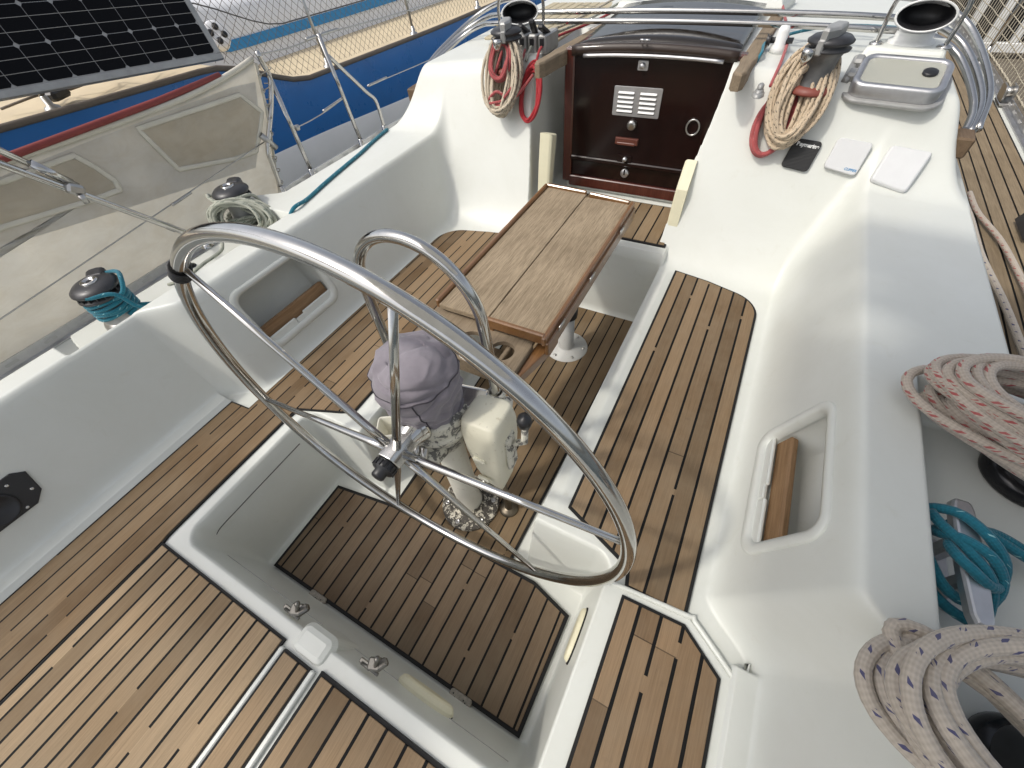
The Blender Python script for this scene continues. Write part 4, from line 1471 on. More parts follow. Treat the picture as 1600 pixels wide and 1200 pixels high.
rope("sheet_rope", lead, .0075, R_teal, "teal rope led from the port winch and hitched over the jammer behind the wheel rim", "rope")
tr = [(-1.20, .93, .64), (-1.165, .965, .70), (-1.135, 1.01, .76)] + [(x, y, dz(x, y) + .008) for x, y in ((-1.15, 1.10), (-1.19, 1.25), (-1.23, 1.42), (-1.265, 1.58), (-1.30, 1.70), (-1.325, 1.80), (-1.345, 1.90))]
rope("sheet_rope", tr, .0078, R_teal, "teal rope running forward along the port coaming edge", "rope")
# green flecked bundle on the forward port winch
wx, wy, wz = w2.location
p1 = hank((wx + .06, wy - .03, wz + .075), (.8, .55, -.12), (-.1, .3, .85), .135, .075, 20, .0065, .24, .085, 3, npt=14, fill=.45)
pts = []
for k in range(16 * 3):
    a = 2 * PI * k / 16
    pts.append((wx + .074 * math.cos(a), wy + .074 * math.sin(a), wz + .03 + .014 * k / 16))
p2 = [(wx - .072, wy - .05, wz + .155), (wx, wy - .085, wz + .157), (wx + .075, wy - .04, wz + .16), (wx + .09, wy + .03, wz + .15), (wx + .08, wy + .06, wz + .10)]
rope("rope_bundle", pts + p1 + p2, .0068, R_green, "grey green flecked rope bundle knotted round the forward port winch", "rope")
rope("rope_tail", [(wx - .02, wy - .14, wz + .03), (wx + .10, wy - .22, wz + .03), (wx + .13, wy - .33, wz + .035), (wx + .12, wy - .42, wz + .02), (wx + .05, wy - .46, wz + .0)], .0068, R_green, "short green flecked rope tail lying behind the wheel rim on the port coaming", "rope")
# red flecked coil round the starboard winch
pts = hank((1.285, .855, .765), (1, -.20, -.06), (.20, 1, 0), .295, .125, 17, .0085, .22, .10, 11, npt=18, fill=.72)
pts2 = hank((1.27, .80, .735), (.90, -.40, -.06), (.40, .90, 0), .25, .060, 5, .0085, .22, .05, 5, npt=14)
rope("rope_coil", pts + pts2, .0104, R_redfl, "cream rope coil with red flecks draped round the right hand winch", "rope coil")
pts = hank((1.180, .270, .745), (1, .10, -.05), (-.10, 1, 0), .270, .140, 17, .0088, .22, .12, 23, npt=18, fill=.68)
pts2 = hank((1.12, .22, .775), (.80, -.58, -.05), (.58, .80, 0), .19, .055, 6, .0088, .22, .05, 8, npt=14)
rope("rope_coil", pts + pts2, .0110, R_bluefl, "cream rope coil with navy flecks in the lower right corner", "rope coil")
# ------------------------------------------------------------------ starboard cleat with teal rope
cl = thing("mooring_cleat", "pale aluminium horn cleat with teal rope made fast, on the right coaming shelf", "cleat", (1.137, .57, .60))
mb = MB()
a = Vector((1.133, .700, .700)); b = Vector((1.140, .445, .692))
d = (b - a).normalized(); Mx = frame((0, 0, 1), d)
Ln = (b - a).length
poly = [(0, -.010), (.006, -.016), (.02, -.019), (.10, -.021), (Ln - .10, -.021), (Ln - .02, -.017), (Ln - .004, -.012), (Ln, 0), (Ln - .004, .012), (Ln - .02, .017), (Ln - .10, .021), (.10, .021), (.02, .019), (.006, .016), (0, .010)]
mb.prism(poly, -.014, .006, 0, .006, TF(Mx, a))
obj("horn_bar", mb, M_alu, cl)
mb = MB()
for t in (.085, .165):
    c = a + d * t
    mb.box((c.x, c.y, .645), (.026, .030, .09), None, 0, .006)
mb.box((1.137, .575, .604), (.045, .15, .012), None, 0, .004)
obj("cleat_base", mb, M_alu, cl)
def cz(x, y, z): return (x, y, z)
tp = [(1.42, .62, .62), (1.27, .645, .655), (1.19, .665, .668), (1.152, .668, .672), (1.118, .645, .675), (1.098, .618, .68), (1.115, .600, .715), (1.150, .580, .722), (1.178, .560, .70), (1.186, .535, .675), (1.170, .510, .662), (1.135, .505, .66), (1.105, .520, .668), (1.085, .560, .672), (1.066, .610, .668), (1.068, .655, .672), (1.095, .668, .690), (1.125, .655, .712), (1.16, .620, .716), (1.186, .590, .70), (1.19, .560, .68), (1.16, .53, .70), (1.125, .540, .716), (1.108, .565, .708), (1.112, .600, .690), (1.16, .650, .675), (1.22, .68, .655), (1.30, .655, .64), (1.42, .57, .62)]
rope("mooring_line", tp, .0098, R_teal, "teal rope figure eighted round the pale cleat on the right coaming", "rope")
tp = [(1.09, .640, .668), (1.076, .600, .648), (1.085, .550, .640), (1.105, .505, .645), (1.135, .480, .650), (1.165, .475, .655), (1.178, .505, .66), (1.16, .545, .70), (1.12, .588, .712), (1.095, .625, .70), (1.085, .655, .69)]
rope("mooring_line", tp, .0098, R_teal, "second teal rope turn lying under the pale cleat's crossing", "rope")
# port jammer
mb = MB()
mb.prism([(-.13, -.012), (.10, -.018), (.13, -.008), (.13, .008), (.10, .018), (-.13, .012)], 0, .030, 0, .008, TF(frame((0.15, 0, 1), (.55, .83, 0)), (-1.245, .64, .612)))
mb.box((-1.25, .63, .618), (.05, .12, .03), RZ(-.6), 0, .006)
obj("jam_cleat", mb, M_alug, label="grey jam cleat on the port coaming shelf just outside the wheel rim", cat="cleat")
mb = MB()
for z, rr in ((0.0, .035), (.02, .03), (.045, .022)):
    mb.lathe([(0, z), (rr, z), (rr * .95, z + .018), (rr * .6, z + .022), (0, z + .022)], 18, TF(RX(.3), (-1.52, .66, .56)), 0, False)
obj("snatch_block", mb, M_dark, label="small dark turning block on the port side deck between two winches", cat="block")

# hanks on the cabin winches, hanging down the bulkhead
nb = Vector((0, -.90, .44)).normalized()        # bulkhead normal
ub = Vector((1, 0, 0)); vb = Vector((0, .44, .90)).normalized()
def on_bulk(x, z, lift=.0):
    y = 1.80 + (z - .36) / 2.05
    return Vector((x, y, z)) + nb * lift
def hang(cx_, zc_, a, b, turns, r, seed, jit=.14, th=.05, lift=.03, fill=None):
    c = on_bulk(cx_, zc_, lift)
    return hank(c, ub, vb, a, b, turns, r, jit, th, seed, phase=PI / 2, npt=16, fill=fill)
rope("rope_hank", hang(.606, .962, .100, .165, 30, .0065, 31, .16, .075, .030, .30) + hang(.606, .945, .060, .125, 22, .0065, 37, .16, .055, .035, .1), .0072, R_tan, "tan rope hank with black flecks hung from the winch right of the companionway", "rope coil")
rope("rope_hank", hang(.555, .885, .055, .105, 6, .0075, 34, .22, .03, .012), .0080, R_pink, "faded red rope loops hanging below the tan hank on the right", "rope coil")
rope("rope_hank", hang(-.640, .958, .098, .160, 26, .0065, 41, .16, .075, .045, .30) + hang(-.640, .925, .055, .115, 16, .0065, 49, .16, .05, .03, .1), .0070, R_cream, "cream rope hank with dark flecks hung from the winch left of the companionway", "rope coil")
rope("rope_hank", hang(-.640, 1.01, .055, .085, 4, .0065, 44, .2, .03, .095, .4) + [on_bulk(-.70, .88, .09), on_bulk(-.66, .86, .11), on_bulk(-.60, .88, .10), on_bulk(-.64, .90, .12), on_bulk(-.69, .865, .10), on_bulk(-.62, .855, .10), on_bulk(-.55, .90, .08), on_bulk(-.50, .98, .04)], .0068, R_pink, "faded red rope wrapped and knotted through the cream hank on the left", "rope coil")
rope("rope_hank", hang(-.508, .915, .048, .105, 9, .0055, 47, .22, .025, .014), .0058, R_red, "bright red thin rope loops hanging left of the hatch runner", "rope coil")

# ------------------------------------------------------------------ rope clutches and lines on the port cabin top
rc = thing("rope_clutch", "bank of dark rope clutches beside the hatch runner on the left cabin top", "rope clutch", (-.56, 2.28, 1.03))
for i, x in enumerate((-.625, -.572, -.519)):
    mb = MB()
    mb.box((x, 2.28, 1.075), (.040, .15, .075), None, 0, .006)
    obj("clutch_body", mb, M_alug, rc)
    mb = MB()
    mb.box((x, 2.235, 1.125), (.030, .10, .020), RX(-.45 - .5 * (i == 1)), 0, .006)
    mb.box((x, 2.203, 1.088), (.020, .012, .030), None, 0, .002)
    obj("clutch_lever", mb, M_black, rc)
LG = "lines led aft over the left cabin top"
for x0, x1, mt, nm in ((-.625, -.50, R_cream, "cream flecked line led aft into the outer rope clutch"), (-.572, -.42, R_green, "grey green line led aft into the middle rope clutch"), (-.519, -.36, R_red, "bright red line led aft into the inner rope clutch")):
    rope("control_line", [(x0 + .01, 2.12, 1.035), (x0, 2.20, 1.07), (x0, 2.36, 1.075), ((x0 + x1) / 2, 2.75, 1.075), (x1, 3.3, 1.09)], .006, mt, nm, "rope", LG)
rope("control_line", [(-.60, 2.19, 1.06), (-.575, 2.08, 1.02), (-.56, 2.00, .985), (-.60, 1.95, .93)], .006, R_pink, "faded red line hanging from the clutches into the left hank", "rope", LG)
# ------------------------------------------------------------------ dorade vents
def make_dorade(label, group):
    d = thing("dorade_vent", label, "air vent", (0, 0, 0), group)
    mb = MB()
    n = 8
    base = [(-.17, -.13), (.15, -.15), (.16, .14), (-.15, .16)]
    top = [(-.13, -.07), (.115, -.085), (.12, .11), (-.12, .12)]
    vs = [Vector((a, b, -.06)) for a, b in base] + [Vector((a, b, .085)) for a, b in top]
    mb.add(vs, [(0, 1, 5, 4), (1, 2, 6, 5), (2, 3, 7, 6), (3, 0, 4, 7), (4, 5, 6, 7)], 0, False)
    obj("box", mb, M_gel, d, bev=.012, angle=20)
    mb = MB()
    # pipe then flared horn facing aft
    path = [(0, .02, .08), (0, .02, .105), (0, .018, .130), (0, .0, .155), (0, -.035, .168), (0, -.070, .176), (0, -.085, .178)]
    rad = [.062, .056, .055, .058, .068, .082, .088]
    P = [Vector(q) for q in path]
    vs = []
    seg = 28
    def ringat(p, t, r, k=1.0, ex=1.0):
        F = frame(t, (1, 0, 0))
        return [p + F @ Vector((r * ex * math.cos(2 * PI * i / seg), r * math.sin(2 * PI * i / seg), 0)) for i in range(seg)]
    rings = []
    for i, (p, r) in enumerate(zip(P, rad)):
        t = (P[min(i + 1, len(P) - 1)] - P[max(i - 1, 0)]).normalized()
        rings.append(ringat(p, t, r * (1 if i < 3 else (.78 if i < 4 else .52)), ex=1.0 if i < 3 else (1.35 if i < 4 else 1.9)))
    t = Vector((0, -1, .02))
    e = P[-1]
    rings.append(ringat(e + Vector((0, -.006, 0)), t, .046, ex=1.95))
    rings.append(ringat(e + Vector((0, -.004, 0)), t, .040, ex=2.05))
    nin = len(rings)
    rings.append(ringat(e + Vector((0, .04, 0)), t, .034, ex=1.95))
    rings.append(ringat(e + Vector((0, .075, -.01)), t, .030, ex=1.5))
    for r_ in rings: vs += r_
    fs = []; mis = []
    for r_ in range(len(rings) - 1):
        for i in range(seg):
            j = (i + 1) % seg
            fs.append((r_ * seg + i, r_ * seg + j, (r_ + 1) * seg + j, (r_ + 1) * seg + i))
            mis.append(1 if r_ >= nin - 1 else 0)
    fs.append([(len(rings) - 1) * seg + i for i in range(seg)]); mis.append(1)
    b = len(mb.f)
    mb.add(vs, fs, 0, True)
    for i, q in enumerate(mis): mb.mi[b + i] = q
    mb.lathe([(.075, .083), (.075, .092), (.062, .096), (.06, .12)], 28, TF(Matrix.Identity(3), (0, .02, 0)), 0, False)
    obj("cowl", mb, [M_white, M_black], d)
    mb = MB()
    pts = [(-.105, -.03, .08), (-.108, -.035, .16)] + [(-.108 * math.cos(PI * i / 10), -.035 - .02 * math.sin(PI * i / 10), .19 + .085 * math.sin(PI * i / 10)) for i in range(11)] + [(.108, -.035, .16), (.105, -.03, .08)]
    mb.tube(spline(pts, .012), .0075, 10)
    for sx in (-.105, .105):
        mb.lathe([(.024, .084), (.024, .089), (.010, .095), (.0, .095)], 16, TF(Matrix.Identity(3), (sx, -.03, 0)), 0, False)
    obj("guard_hoop", mb, M_steel, d)
    return d
DG = "dorade vents on the cabin top"
d1 = make_dorade("white cowl vent with steel guard hoop on the right cabin top", DG)
d2 = copy_tree(d1); d2['label'] = "white cowl vent with steel guard hoop behind the rope hank on the left cabin top"
place(d1, (.915, 2.44, .985), -.12)
place(d2, (-.70, 2.36, 1.0), .38)
# ------------------------------------------------------------------ small opening deck hatch, starboard
dhc = Vector((.895, 2.165, 1.012))
Mh = frame((-.02, -.28, 1), (1, 0, -.02)) @ RZ(-.12)
dh = thing("deck_hatch", "small aluminium framed clear deck hatch tilted open before the right cowl vent", "deck hatch", dhc)
mb = MB()
o = rrect(-.135, -.095, .135, .095, .045, 8); i_ = inset(o, .022); n = len(o)
rings = [(o, .0), (o, .036), (inset(o, .005), .042), (inset(o, .018), .042), (i_, .038), (i_, .0)]
vs = []
for pl, z in rings: vs += [Mh @ Vector((a, b, z)) + dhc for a, b in pl]
mb.add(vs, [(r * n + q, r * n + (q + 1) % n, (r + 1) * n + (q + 1) % n, (r + 1) * n + q) for r in range(len(rings) - 1) for q in range(n)])
obj("hatch_frame", mb, M_alu, dh)
m, N, L, p = new_mat("clear_acrylic")
p.inputs['Base Color'].default_value = rgb((.62, .62, .54)); p.inputs['Roughness'].default_value = .08
p.inputs['Transmission Weight'].default_value = .45; p.inputs['IOR'].default_value = 1.49
mb = MB(); mb.prism(inset(o, .020), .028, .037, 0, 0, TF(Mh, dhc))
obj("hatch_pane", mb, m, dh)
mb = MB()
mb.lathe([(.022, .037), (.022, .044), (.016, .046), (.0, .046)], 20, TF(Mh, dhc + Mh @ Vector((.075, .01, 0))), 0, False)
obj("hatch_handle", mb, M_black, dh)
mb = MB()
mb.prism(inset(o, -.018), -.012, -.001, 0, .004, TF(Mh, dhc))
mb.prism(inset(o, .012), -.002, .001, 1, 0, TF(Mh, dhc))
obj("hatch_coaming", mb, [M_alug, flat("hatch_interior", (.40, .39, .33), .7)], dh)
mb = MB()
for q in (-.02, .06):
    mb.box(dhc + Mh @ Vector((-.145, q, .02)), (.035, .045, .045), Mh, 0, .008)
mb.tube([dhc + Mh @ Vector((-.155, -.05, .02)), dhc + Mh @ Vector((-.155, .09, .02))], .012, 12)
obj("hatch_hinge", mb, M_alug, dh)
# ------------------------------------------------------------------ three instrument covers on the starboard bulkhead
def bulk_quad(corners, t, mats, name, label, r=.01, ch=.003, text=None):
    """corners in (x, z) on the bulkhead, clockwise from top left"""
    P = [Vector((x, 1.80 + (z - .36) / 2.05, z)) for x, z in corners]
    P = [Vector((q.x, surf_y(q.x, q.z), q.z)) for q in P]
    c = sum(P, Vector()) / 4
    u = ((P[1] - P[0]) + (P[2] - P[3])).normalized()
    vv = ((P[0] - P[3]) + (P[1] - P[2])).normalized()
    n = u.cross(vv).normalized()
    F = Matrix((u, n.cross(u), n)).transposed()
    pl = []
    loc = [F.transposed() @ (q - c) for q in P]
    loc = [loc[3], loc[2], loc[1], loc[0]]
    for i in range(4):
        a, b, d = loc[i - 1], loc[i], loc[(i + 1) % 4]
        e1 = (a - b).normalized(); e2 = (d - b).normalized()
        p0 = b + e1 * r * 1.6; p2 = b + e2 * r * 1.6
        for k in range(5):
            s_ = k / 4
            q = p0 * (1 - s_) ** 2 + b * 2 * s_ * (1 - s_) + p2 * s_ ** 2
            pl.append((q.x, q.y))
    mb = MB(); mb.prism(pl, -.02, t, 0, ch, TF(F, c))
    return mb, F, c
def surf_y(x, z):
    ys = np.linspace(1.6, 2.2, 241)
    hh = deck_h(np.full_like(ys, x), ys)
    k = int(np.argmax(hh >= z))
    return float(ys[k])
def text_mesh(txt, size, F, c, mat, name, parent, bold=0.0, shear=0.0, ext=.0006):
    cu = bpy.data.curves.new(name, 'FONT')
    cu.body = txt; cu.size = size; cu.align_x = 'CENTER'; cu.align_y = 'CENTER'; cu.extrude = ext; cu.offset = bold; cu.shear = shear
    o = bpy.data.objects.new(name + "_curve", cu)
    COL.objects.link(o)
    dg = bpy.context.evaluated_depsgraph_get()
    me = bpy.data.meshes.new_from_object(o.evaluated_get(dg))
    bpy.data.objects.remove(o)
    mb = MB()
    mb.add([F @ v.co + c for v in me.vertices], [list(q.vertices) for q in me.polygons], 0, False)
    return obj(name, mb, mat, parent)
M_cov = flat("instrument_cover_white", (.62, .625, .625), .5, 0, .03)
def cover(name, label, corners, t, mat, ch=.003):
    mb, F, c = bulk_quad(corners, t, mat, name, label, ch=ch)
    th = thing(name, label, "instrument cover", c)
    obj("cover_shell", mb, mat, th)
    return th, F, c
M_blk = None
m, N, L, p = new_mat("ribbed_black_cover")
p.inputs['Base Color'].default_value = rgb((.016, .016, .017)); p.inputs['Roughness'].default_value = .55
w_ = N.new("ShaderNodeTexWave"); w_.inputs['Scale'].default_value = 75; w_.bands_direction = 'Z'; w_.inputs['Distortion'].default_value = 1.2
L.new(pos(N), w_.inputs[0]); bump(N, L, p, w_.outputs[1], .5, .002)
c1, F1, p1_ = cover("instrument_cover", "black ribbed instrument cover with white lettering below the red rope loops", [(.652, .855), (.748, .850), (.735, .755), (.636, .765)], .016, m)
text_mesh("Raymarine", .0185, F1, p1_ + F1 @ Vector((.006, .033, .0163)), M_white, "lettering", c1, .0007, .0)
c2, F2, p2_ = cover("instrument_cover", "white instrument cover with small blue lettering, middle of three", [(.790, .868), (.905, .860), (.893, .762), (.780, .776)], .020, M_cov, .004)
text_mesh("CLIPPER", .0115, F2, p2_ + F2 @ Vector((.032, -.040, .0203)), flat("blue_print", (.03, .22, .45), .5), "lettering", c2, .0002, .25)
c3, F3, p3_ = cover("instrument_cover", "wide plain white instrument cover with raised border, rightmost of three", [(.958, .862), (1.085, .850), (1.055, .752), (.936, .766)], .018, M_cov, .008)

# ------------------------------------------------------------------ sprayhood bows folded across the cabin top
spr = thing("sprayhood_frame", "folded polished steel sprayhood bows lying across the cabin top above the sliding hatch", "sprayhood frame", (XC, 2.2, 1.0))
for k, (yo, zo, ro, yf) in enumerate(((0.0, .0, .0, .10), (.05, .024, .012, .17), (.10, .066, .03, .30))):
    pts = []
    for s in (-1, 1):
        side = [(XC + s * (1.225 + .02 * k), 2.175 + .02 * k, .855 + .012 * k), (XC + s * (1.235 + .02 * k - .006), 2.30 + .06 * k, .93 + .016 * k),
                (XC + s * (1.15 + .01 * k), 2.44 + yf * .9, 1.02 + zo * .8), (XC + s * 1.02, 2.46 + yf * .95, 1.075 + zo * .9), (XC + s * .85, 2.36 + yf, 1.105 + zo)]
        if s < 0:
            pts += side
        else:
            pts += [(XC - .5, 2.345 + yf, 1.118 + zo), (XC, 2.34 + yf, 1.125 + zo), (XC + .5, 2.345 + yf, 1.118 + zo)] + side[::-1]
    mb = MB(); mb.tube(spline(pts, .03), .0115, 12)
    obj("bow", mb, M_steel, spr)
for s in (-1, 1):
    mb = MB()
    c = Vector((XC + s * 1.225, 2.155, .835))
    mb.tube([c + Vector((0, .02, -.03)), c + Vector((0, .03, .02)), c + Vector((0, .055, .045))], .013, 12)
    mb.box(c + Vector((0, .025, .0)), (.022, .03, .05), None, 0, .004)
    obj("pivot_fitting", mb, M_steel2, spr)

# ------------------------------------------------------------------ port guard rail
gr = thing("guard_rail", "bent stainless pushpit and gate stanchions rising from the port toe rail", "guard rail", (-1.87, 1.9, .5))
def stan_base(mb, x, y, lean=(0, 0)):
    mb.lathe([(.030, -.015), (.028, .0), (.019, .012), (.017, .055), (.013, .058)], 16, TF(Matrix.Identity(3), (x, y, .50)), 0, False)
mb = MB(); mb.tube(spline([(-1.85, 1.665, 1.130), (-1.85, 1.672, 1.06), (-1.85, 1.672, 1.01), (-1.85, 1.60, .90), (-1.85, 1.475, .75), (-1.85, 1.455, .68), (-1.85, 1.437, .55)], .02), .0125, 12)
stan_base(mb, -1.85, 1.437); obj("post", mb, M_steel, gr)
mb = MB(); mb.tube([(-1.85, 1.672, 1.01), (-1.85, 1.675, .54)], .0125, 12); stan_base(mb, -1.85, 1.675); obj("post", mb, M_steel, gr)
mb = MB(); mb.tube([(-1.86, 2.096, 1.115), (-1.86, 2.147, .54)], .0125, 12); stan_base(mb, -1.86, 2.147); obj("post", mb, M_steel, gr)
mb = MB(); mb.tube(spline([(-1.86, 2.115, 1.01), (-1.86, 2.33, .77), (-1.86, 2.37, .735), (-1.86, 2.392, .69), (-1.86, 2.397, .54)], .02), .0115, 12); stan_base(mb, -1.86, 2.397); obj("post", mb, M_steel, gr)
def wire(a, b, sag=0.01, r=.0035, n=12):
    a = Vector(a); b = Vector(b)
    return [a.lerp(b, i / n) - Vector((0, 0, sag * 4 * (i / n) * (1 - i / n))) for i in range(n + 1)]
mb = MB()
mb.tube(wire((-1.85, 1.665, 1.118), (-1.86, 2.096, 1.108), .012), .0035, 8)
mb.tube(wire((-1.85, 1.99, 1.11), (-1.86, 2.07, 1.108), .0), .008, 10)
obj("lifeline_wire", mb, M_steel2, gr)
mb = MB()
mb.tube(wire((-1.86, 2.096, 1.108), (-1.87, 5.2, 1.05), .02), .0035, 8)
mb.tube(wire((-1.86, 2.11, 1.108), (-1.86, 2.25, 1.106), .0), .0075, 10)
obj("lifeline_wire", mb, M_steel2, gr)
mb = MB()
mb.tube(wire((-1.85, 1.675, .775), (-1.86, 2.12, .80), .012), .003, 8)
mb.tube(wire((-1.855, 1.93, .785), (-1.86, 2.11, .80), .0), .0075, 10)
mb.lathe([(.0, -.012), (.014, -.012), (.016, 0), (.014, .012), (.0, .012)], 12, TF(Matrix.Identity(3), (-1.85, 1.705, .772)), 0, False)
obj("lifeline_wire", mb, M_steel2, gr)
mb = MB()
mb.tube(wire((-1.86, 2.35, .80), (-1.87, 5.2, .77), .02), .003, 8)
mb.tube(wire((-1.86, 2.36, .80), (-1.86, 2.55, .797), .0), .0075, 10)
obj("lifeline_wire", mb, M_steel2, gr)
mb = MB()
mb.tube(wire((-1.80, -.4, .62), (-1.85, 1.47, .78), .0), .003, 8)
mb.tube(wire((-1.822, .86, .728), (-1.826, .97, .737), .0), .007, 8)
obj("lifeline_wire", mb, M_steel2, gr)
mb = MB()
mb.lathe([(.012, -.05), (.016, -.05), (.016, .05), (.012, .05)], 12, TF(frame((0, .52, -.85)), (-1.85, 1.495, .775)), 0, False)
obj("clamp", mb, M_steel2, gr)

# ------------------------------------------------------------------ weather cloth on the port quarter
def cloth_mat(name, col):
    m = flat(name, col, .85, 0, .10, 5)
    N = m.node_tree.nodes; L = m.node_tree.links; p = N["Principled BSDF"]
    v = pos(N)
    st_ = ramp(N, L, noise(N, L, vmap(N, L, v, (1, 2.2, 5)), 3.0, 6, .7, .8), [(.42, (1, 1, 1)), (.75, (.90, .87, .82))])
    src = p.inputs['Base Color'].links[0].from_socket
    c = mixc(N, L, 1.0, src, st_, 'MULTIPLY')
    L.new(c, p.inputs['Base Color'])
    t = N.new("ShaderNodeBsdfTranslucent"); L.new(c, t.inputs[0])
    mx = N.new("ShaderNodeMixShader"); mx.inputs[0].default_value = .55
    L.new(p.outputs[0], mx.inputs[1]); L.new(t.outputs[0], mx.inputs[2])
    L.new(mx.outputs[0], N["Material Output"].inputs[0])
    return m
M_cl = cloth_mat("grey_beige_cloth", (.72, .68, .58))
M_cl_up = cloth_mat("grey_cloth_panel", (.62, .61, .585))
M_cl_tan = cloth_mat("tan_cloth_patch", (.67, .62, .53))
M_tape = flat("pale_seam_tape", (.58, .55, .47), .85, 0, .12, 8)
wc = thing("weather_cloth", "stained beige weather cloth with stitched patches and red top tube laced to port rail", "weather cloth", (-1.87, .5, .5))
def cl_top(y):
    t = min(1, max(0, (y - 1.15) / .5))
    return 1.062 + .045 * t * t + .004 * math.sin(y * 5)
def cl_end(z): return 1.435 + (z - .53) / .57 * .225
def cl_x(y, z):
    return -1.872 + .010 * math.sin(y * 5 + z * 7) + .014 * math.sin(y * 2.1 - z * 3 + 1) * (1.1 - z) + .004 * mnoise.noise(Vector((y * 9, z * 9, 2)))
mb = MB(); NY, NZ = 110, 34
vs = []
for i in range(NY + 1):
    for j in range(NZ + 1):
        z = .49 + (cl_top(.5) - .49) * j / NZ
        y1 = cl_end(z)
        y = -1.3 + (y1 + 1.3) * i / NY
        zz = .49 + (cl_top(y) - .49) * j / NZ
        vs.append((cl_x(y, zz), y, zz))
W = NZ + 1
mb.add(vs, [(i * W + j, (i + 1) * W + j, (i + 1) * W + j + 1, i * W + j + 1) for i in range(NY) for j in range(NZ)])
obj("cloth_sheet", mb, M_cl, wc)
def cl_patch(poly, off, mat, name, border=0.0):
    """patch polygon in (y,z), triangulated as a fine fan following the cloth"""
    cy_ = sum(q[0] for q in poly) / len(poly); cz_ = sum(q[1] for q in poly) / len(poly)
    P = []
    for a, b in zip(poly, poly[1:] + poly[:1]):
        for k in range(10):
            P.append((a[0] + (b[0] - a[0]) * k / 10, a[1] + (b[1] - a[1]) * k / 10))
    mb = MB(); vs = []; K = 10; n = len(P)
    for r in range(K + 1):
        f = 1 - r / (K + .001) * 1.0
        for q in P:
            y = cy_ + (q[0] - cy_) * f; z = cz_ + (q[1] - cz_) * f
            vs.append((cl_x(y, z) + off, y, z))
    mb.add(vs, [(r * n + i, r * n + (i + 1) % n, (r + 1) * n + (i + 1) % n, (r + 1) * n + i) for r in range(K) for i in range(n)])
    o = obj(name, mb, mat, wc)
    if border:
        mb = MB()
        rim = [(cl_x(q[0], q[1]) + off + .0008, q[0], q[1]) for q in P]
        mb.tube(rim, border, 6, 0, True, flat_=.25)
        obj("seam_tape", mb, M_tape, o)
cl_patch([(-.6, .70), (.27, .845), (1.365, .686), (1.42, .75), (1.52, .90), (1.59, 1.02), (1.45, 1.035), (.45, 1.03), (-.6, 1.02)], .004, M_cl_up, "upper_panel")
cl_patch([(.955, 1.015), (1.47, .998), (1.54, .90), (1.41, .755), (1.28, .765), (1.005, .824)], .008, M_cl_tan, "stitched_patch", .011)
cl_patch([(.44, 1.015), (.685, 1.01), (.72, .95), (.745, .885), (.735, .85), (.62, .86), (.325, .90), (-.2, .90), (-.2, 1.01)], .008, M_cl_tan, "stitched_patch", .011)
mb = MB()
mb.tube([(-1.870, -1.2, 1.072), (-1.870, .50, 1.073), (-1.870, 1.10, 1.077), (-1.870, 1.43, 1.088)], .013, 14)
obj("red_top_tube", mb, flat("faded_red_tube", (.21, .035, .03), .55, 0, .15), wc)
mb = MB()
mb.tube([(cl_x(y, cl_top(y)), y, cl_top(y) - .004) for y in np.linspace(-1.2, 1.64, 60)], .012, 8)
mb.tube([(cl_x(cl_end(z), z) + .002, cl_end(z) - .008, z) for z in np.linspace(.50, 1.085, 30)], .013, 8, flat_=.4)
obj("hem", mb, M_tape, wc)
mb = MB()
for i in range(9):
    z = .56 + i * .060
    y = cl_end(z) - .010
    mb.lathe([(.006, .001), (.011, .001), (.011, .004), (.006, .004)], 14, TF(frame((1, 0, 0)), (cl_x(y, z) + .012, y, z)), 0, False)
obj("eyelets", mb, M_steel2, wc)
mb = MB()
for i in range(9):
    z = .56 + i * .060
    y = cl_end(z) - .010; x = cl_x(y, z) + .013
    yp = 1.437 + (z - .55) * .30 if z < .72 else 1.475 + (z - .73) * .66
    q = [(x, y, z), (x + .012, (y + yp) / 2 + .01, z + .006), (-1.832, yp + .006, z + .012), (-1.85, yp + .022, z + .016), (-1.87, yp, z + .02)]
    mb.tube(spline(q, .008), .0024, 6)
obj("lacing", mb, flat("grey_cord", (.36, .33, .28), .8), wc)

# ------------------------------------------------------------------ awning stays, plus unseen canvas added to shade coaming and helm
M_awn, N, L, p = new_mat("cream_shade_canvas")
p.inputs['Base Color'].default_value = rgb((.70, .69, .64)); p.inputs['Roughness'].default_value = .9
t_ = N.new('ShaderNodeBsdfTranslucent'); t_.inputs[0].default_value = rgb((.66, .66, .63)); x_ = N.new('ShaderNodeMixShader'); x_.inputs[0].default_value = .45
L.new(p.outputs[0], x_.inputs[1]); L.new(t_.outputs[0], x_.inputs[2]); L.new(x_.outputs[0], N['Material Output'].inputs[0])
bm_ = thing("bimini_awning", "twin stainless awning stays slanting down past the port weather cloth", "awning", (-1.62, .6, .6))
mb = MB()
AX = np.arange(-.13, 1.80, .02); AY = np.arange(-1.9, .80, .02)
light_gaps = []  # holes added to let light patches fall on the starboard coaming
for gx_, gy_, gz_, ga, gb, gr_ in ((.825, 1.40, .52, .075, .014, -.2), (.90, 1.36, .72, .10, .016, -.25), (.93, 1.17, .74, .10, .030, -.45), (.97, 1.10, .74, .06, .018, .5), (.84, .92, .50, .05, .02, .3)):
    k_ = (2.44 - gz_)
    light_gaps.append((gx_ - .50 * k_, gy_ - .55 * k_, ga, gb, gr_))
vid = {}
vs = []; fs = []
def aw(i, j):
    if (i, j) not in vid:
        vid[(i, j)] = len(vs)
        x, y = AX[i], AY[j]
        vs.append((x, y, 2.42 + .05 * math.sin((x + .02) / 1.8 * PI) + .01 * math.sin(y * 4)))
    return vid[(i, j)]
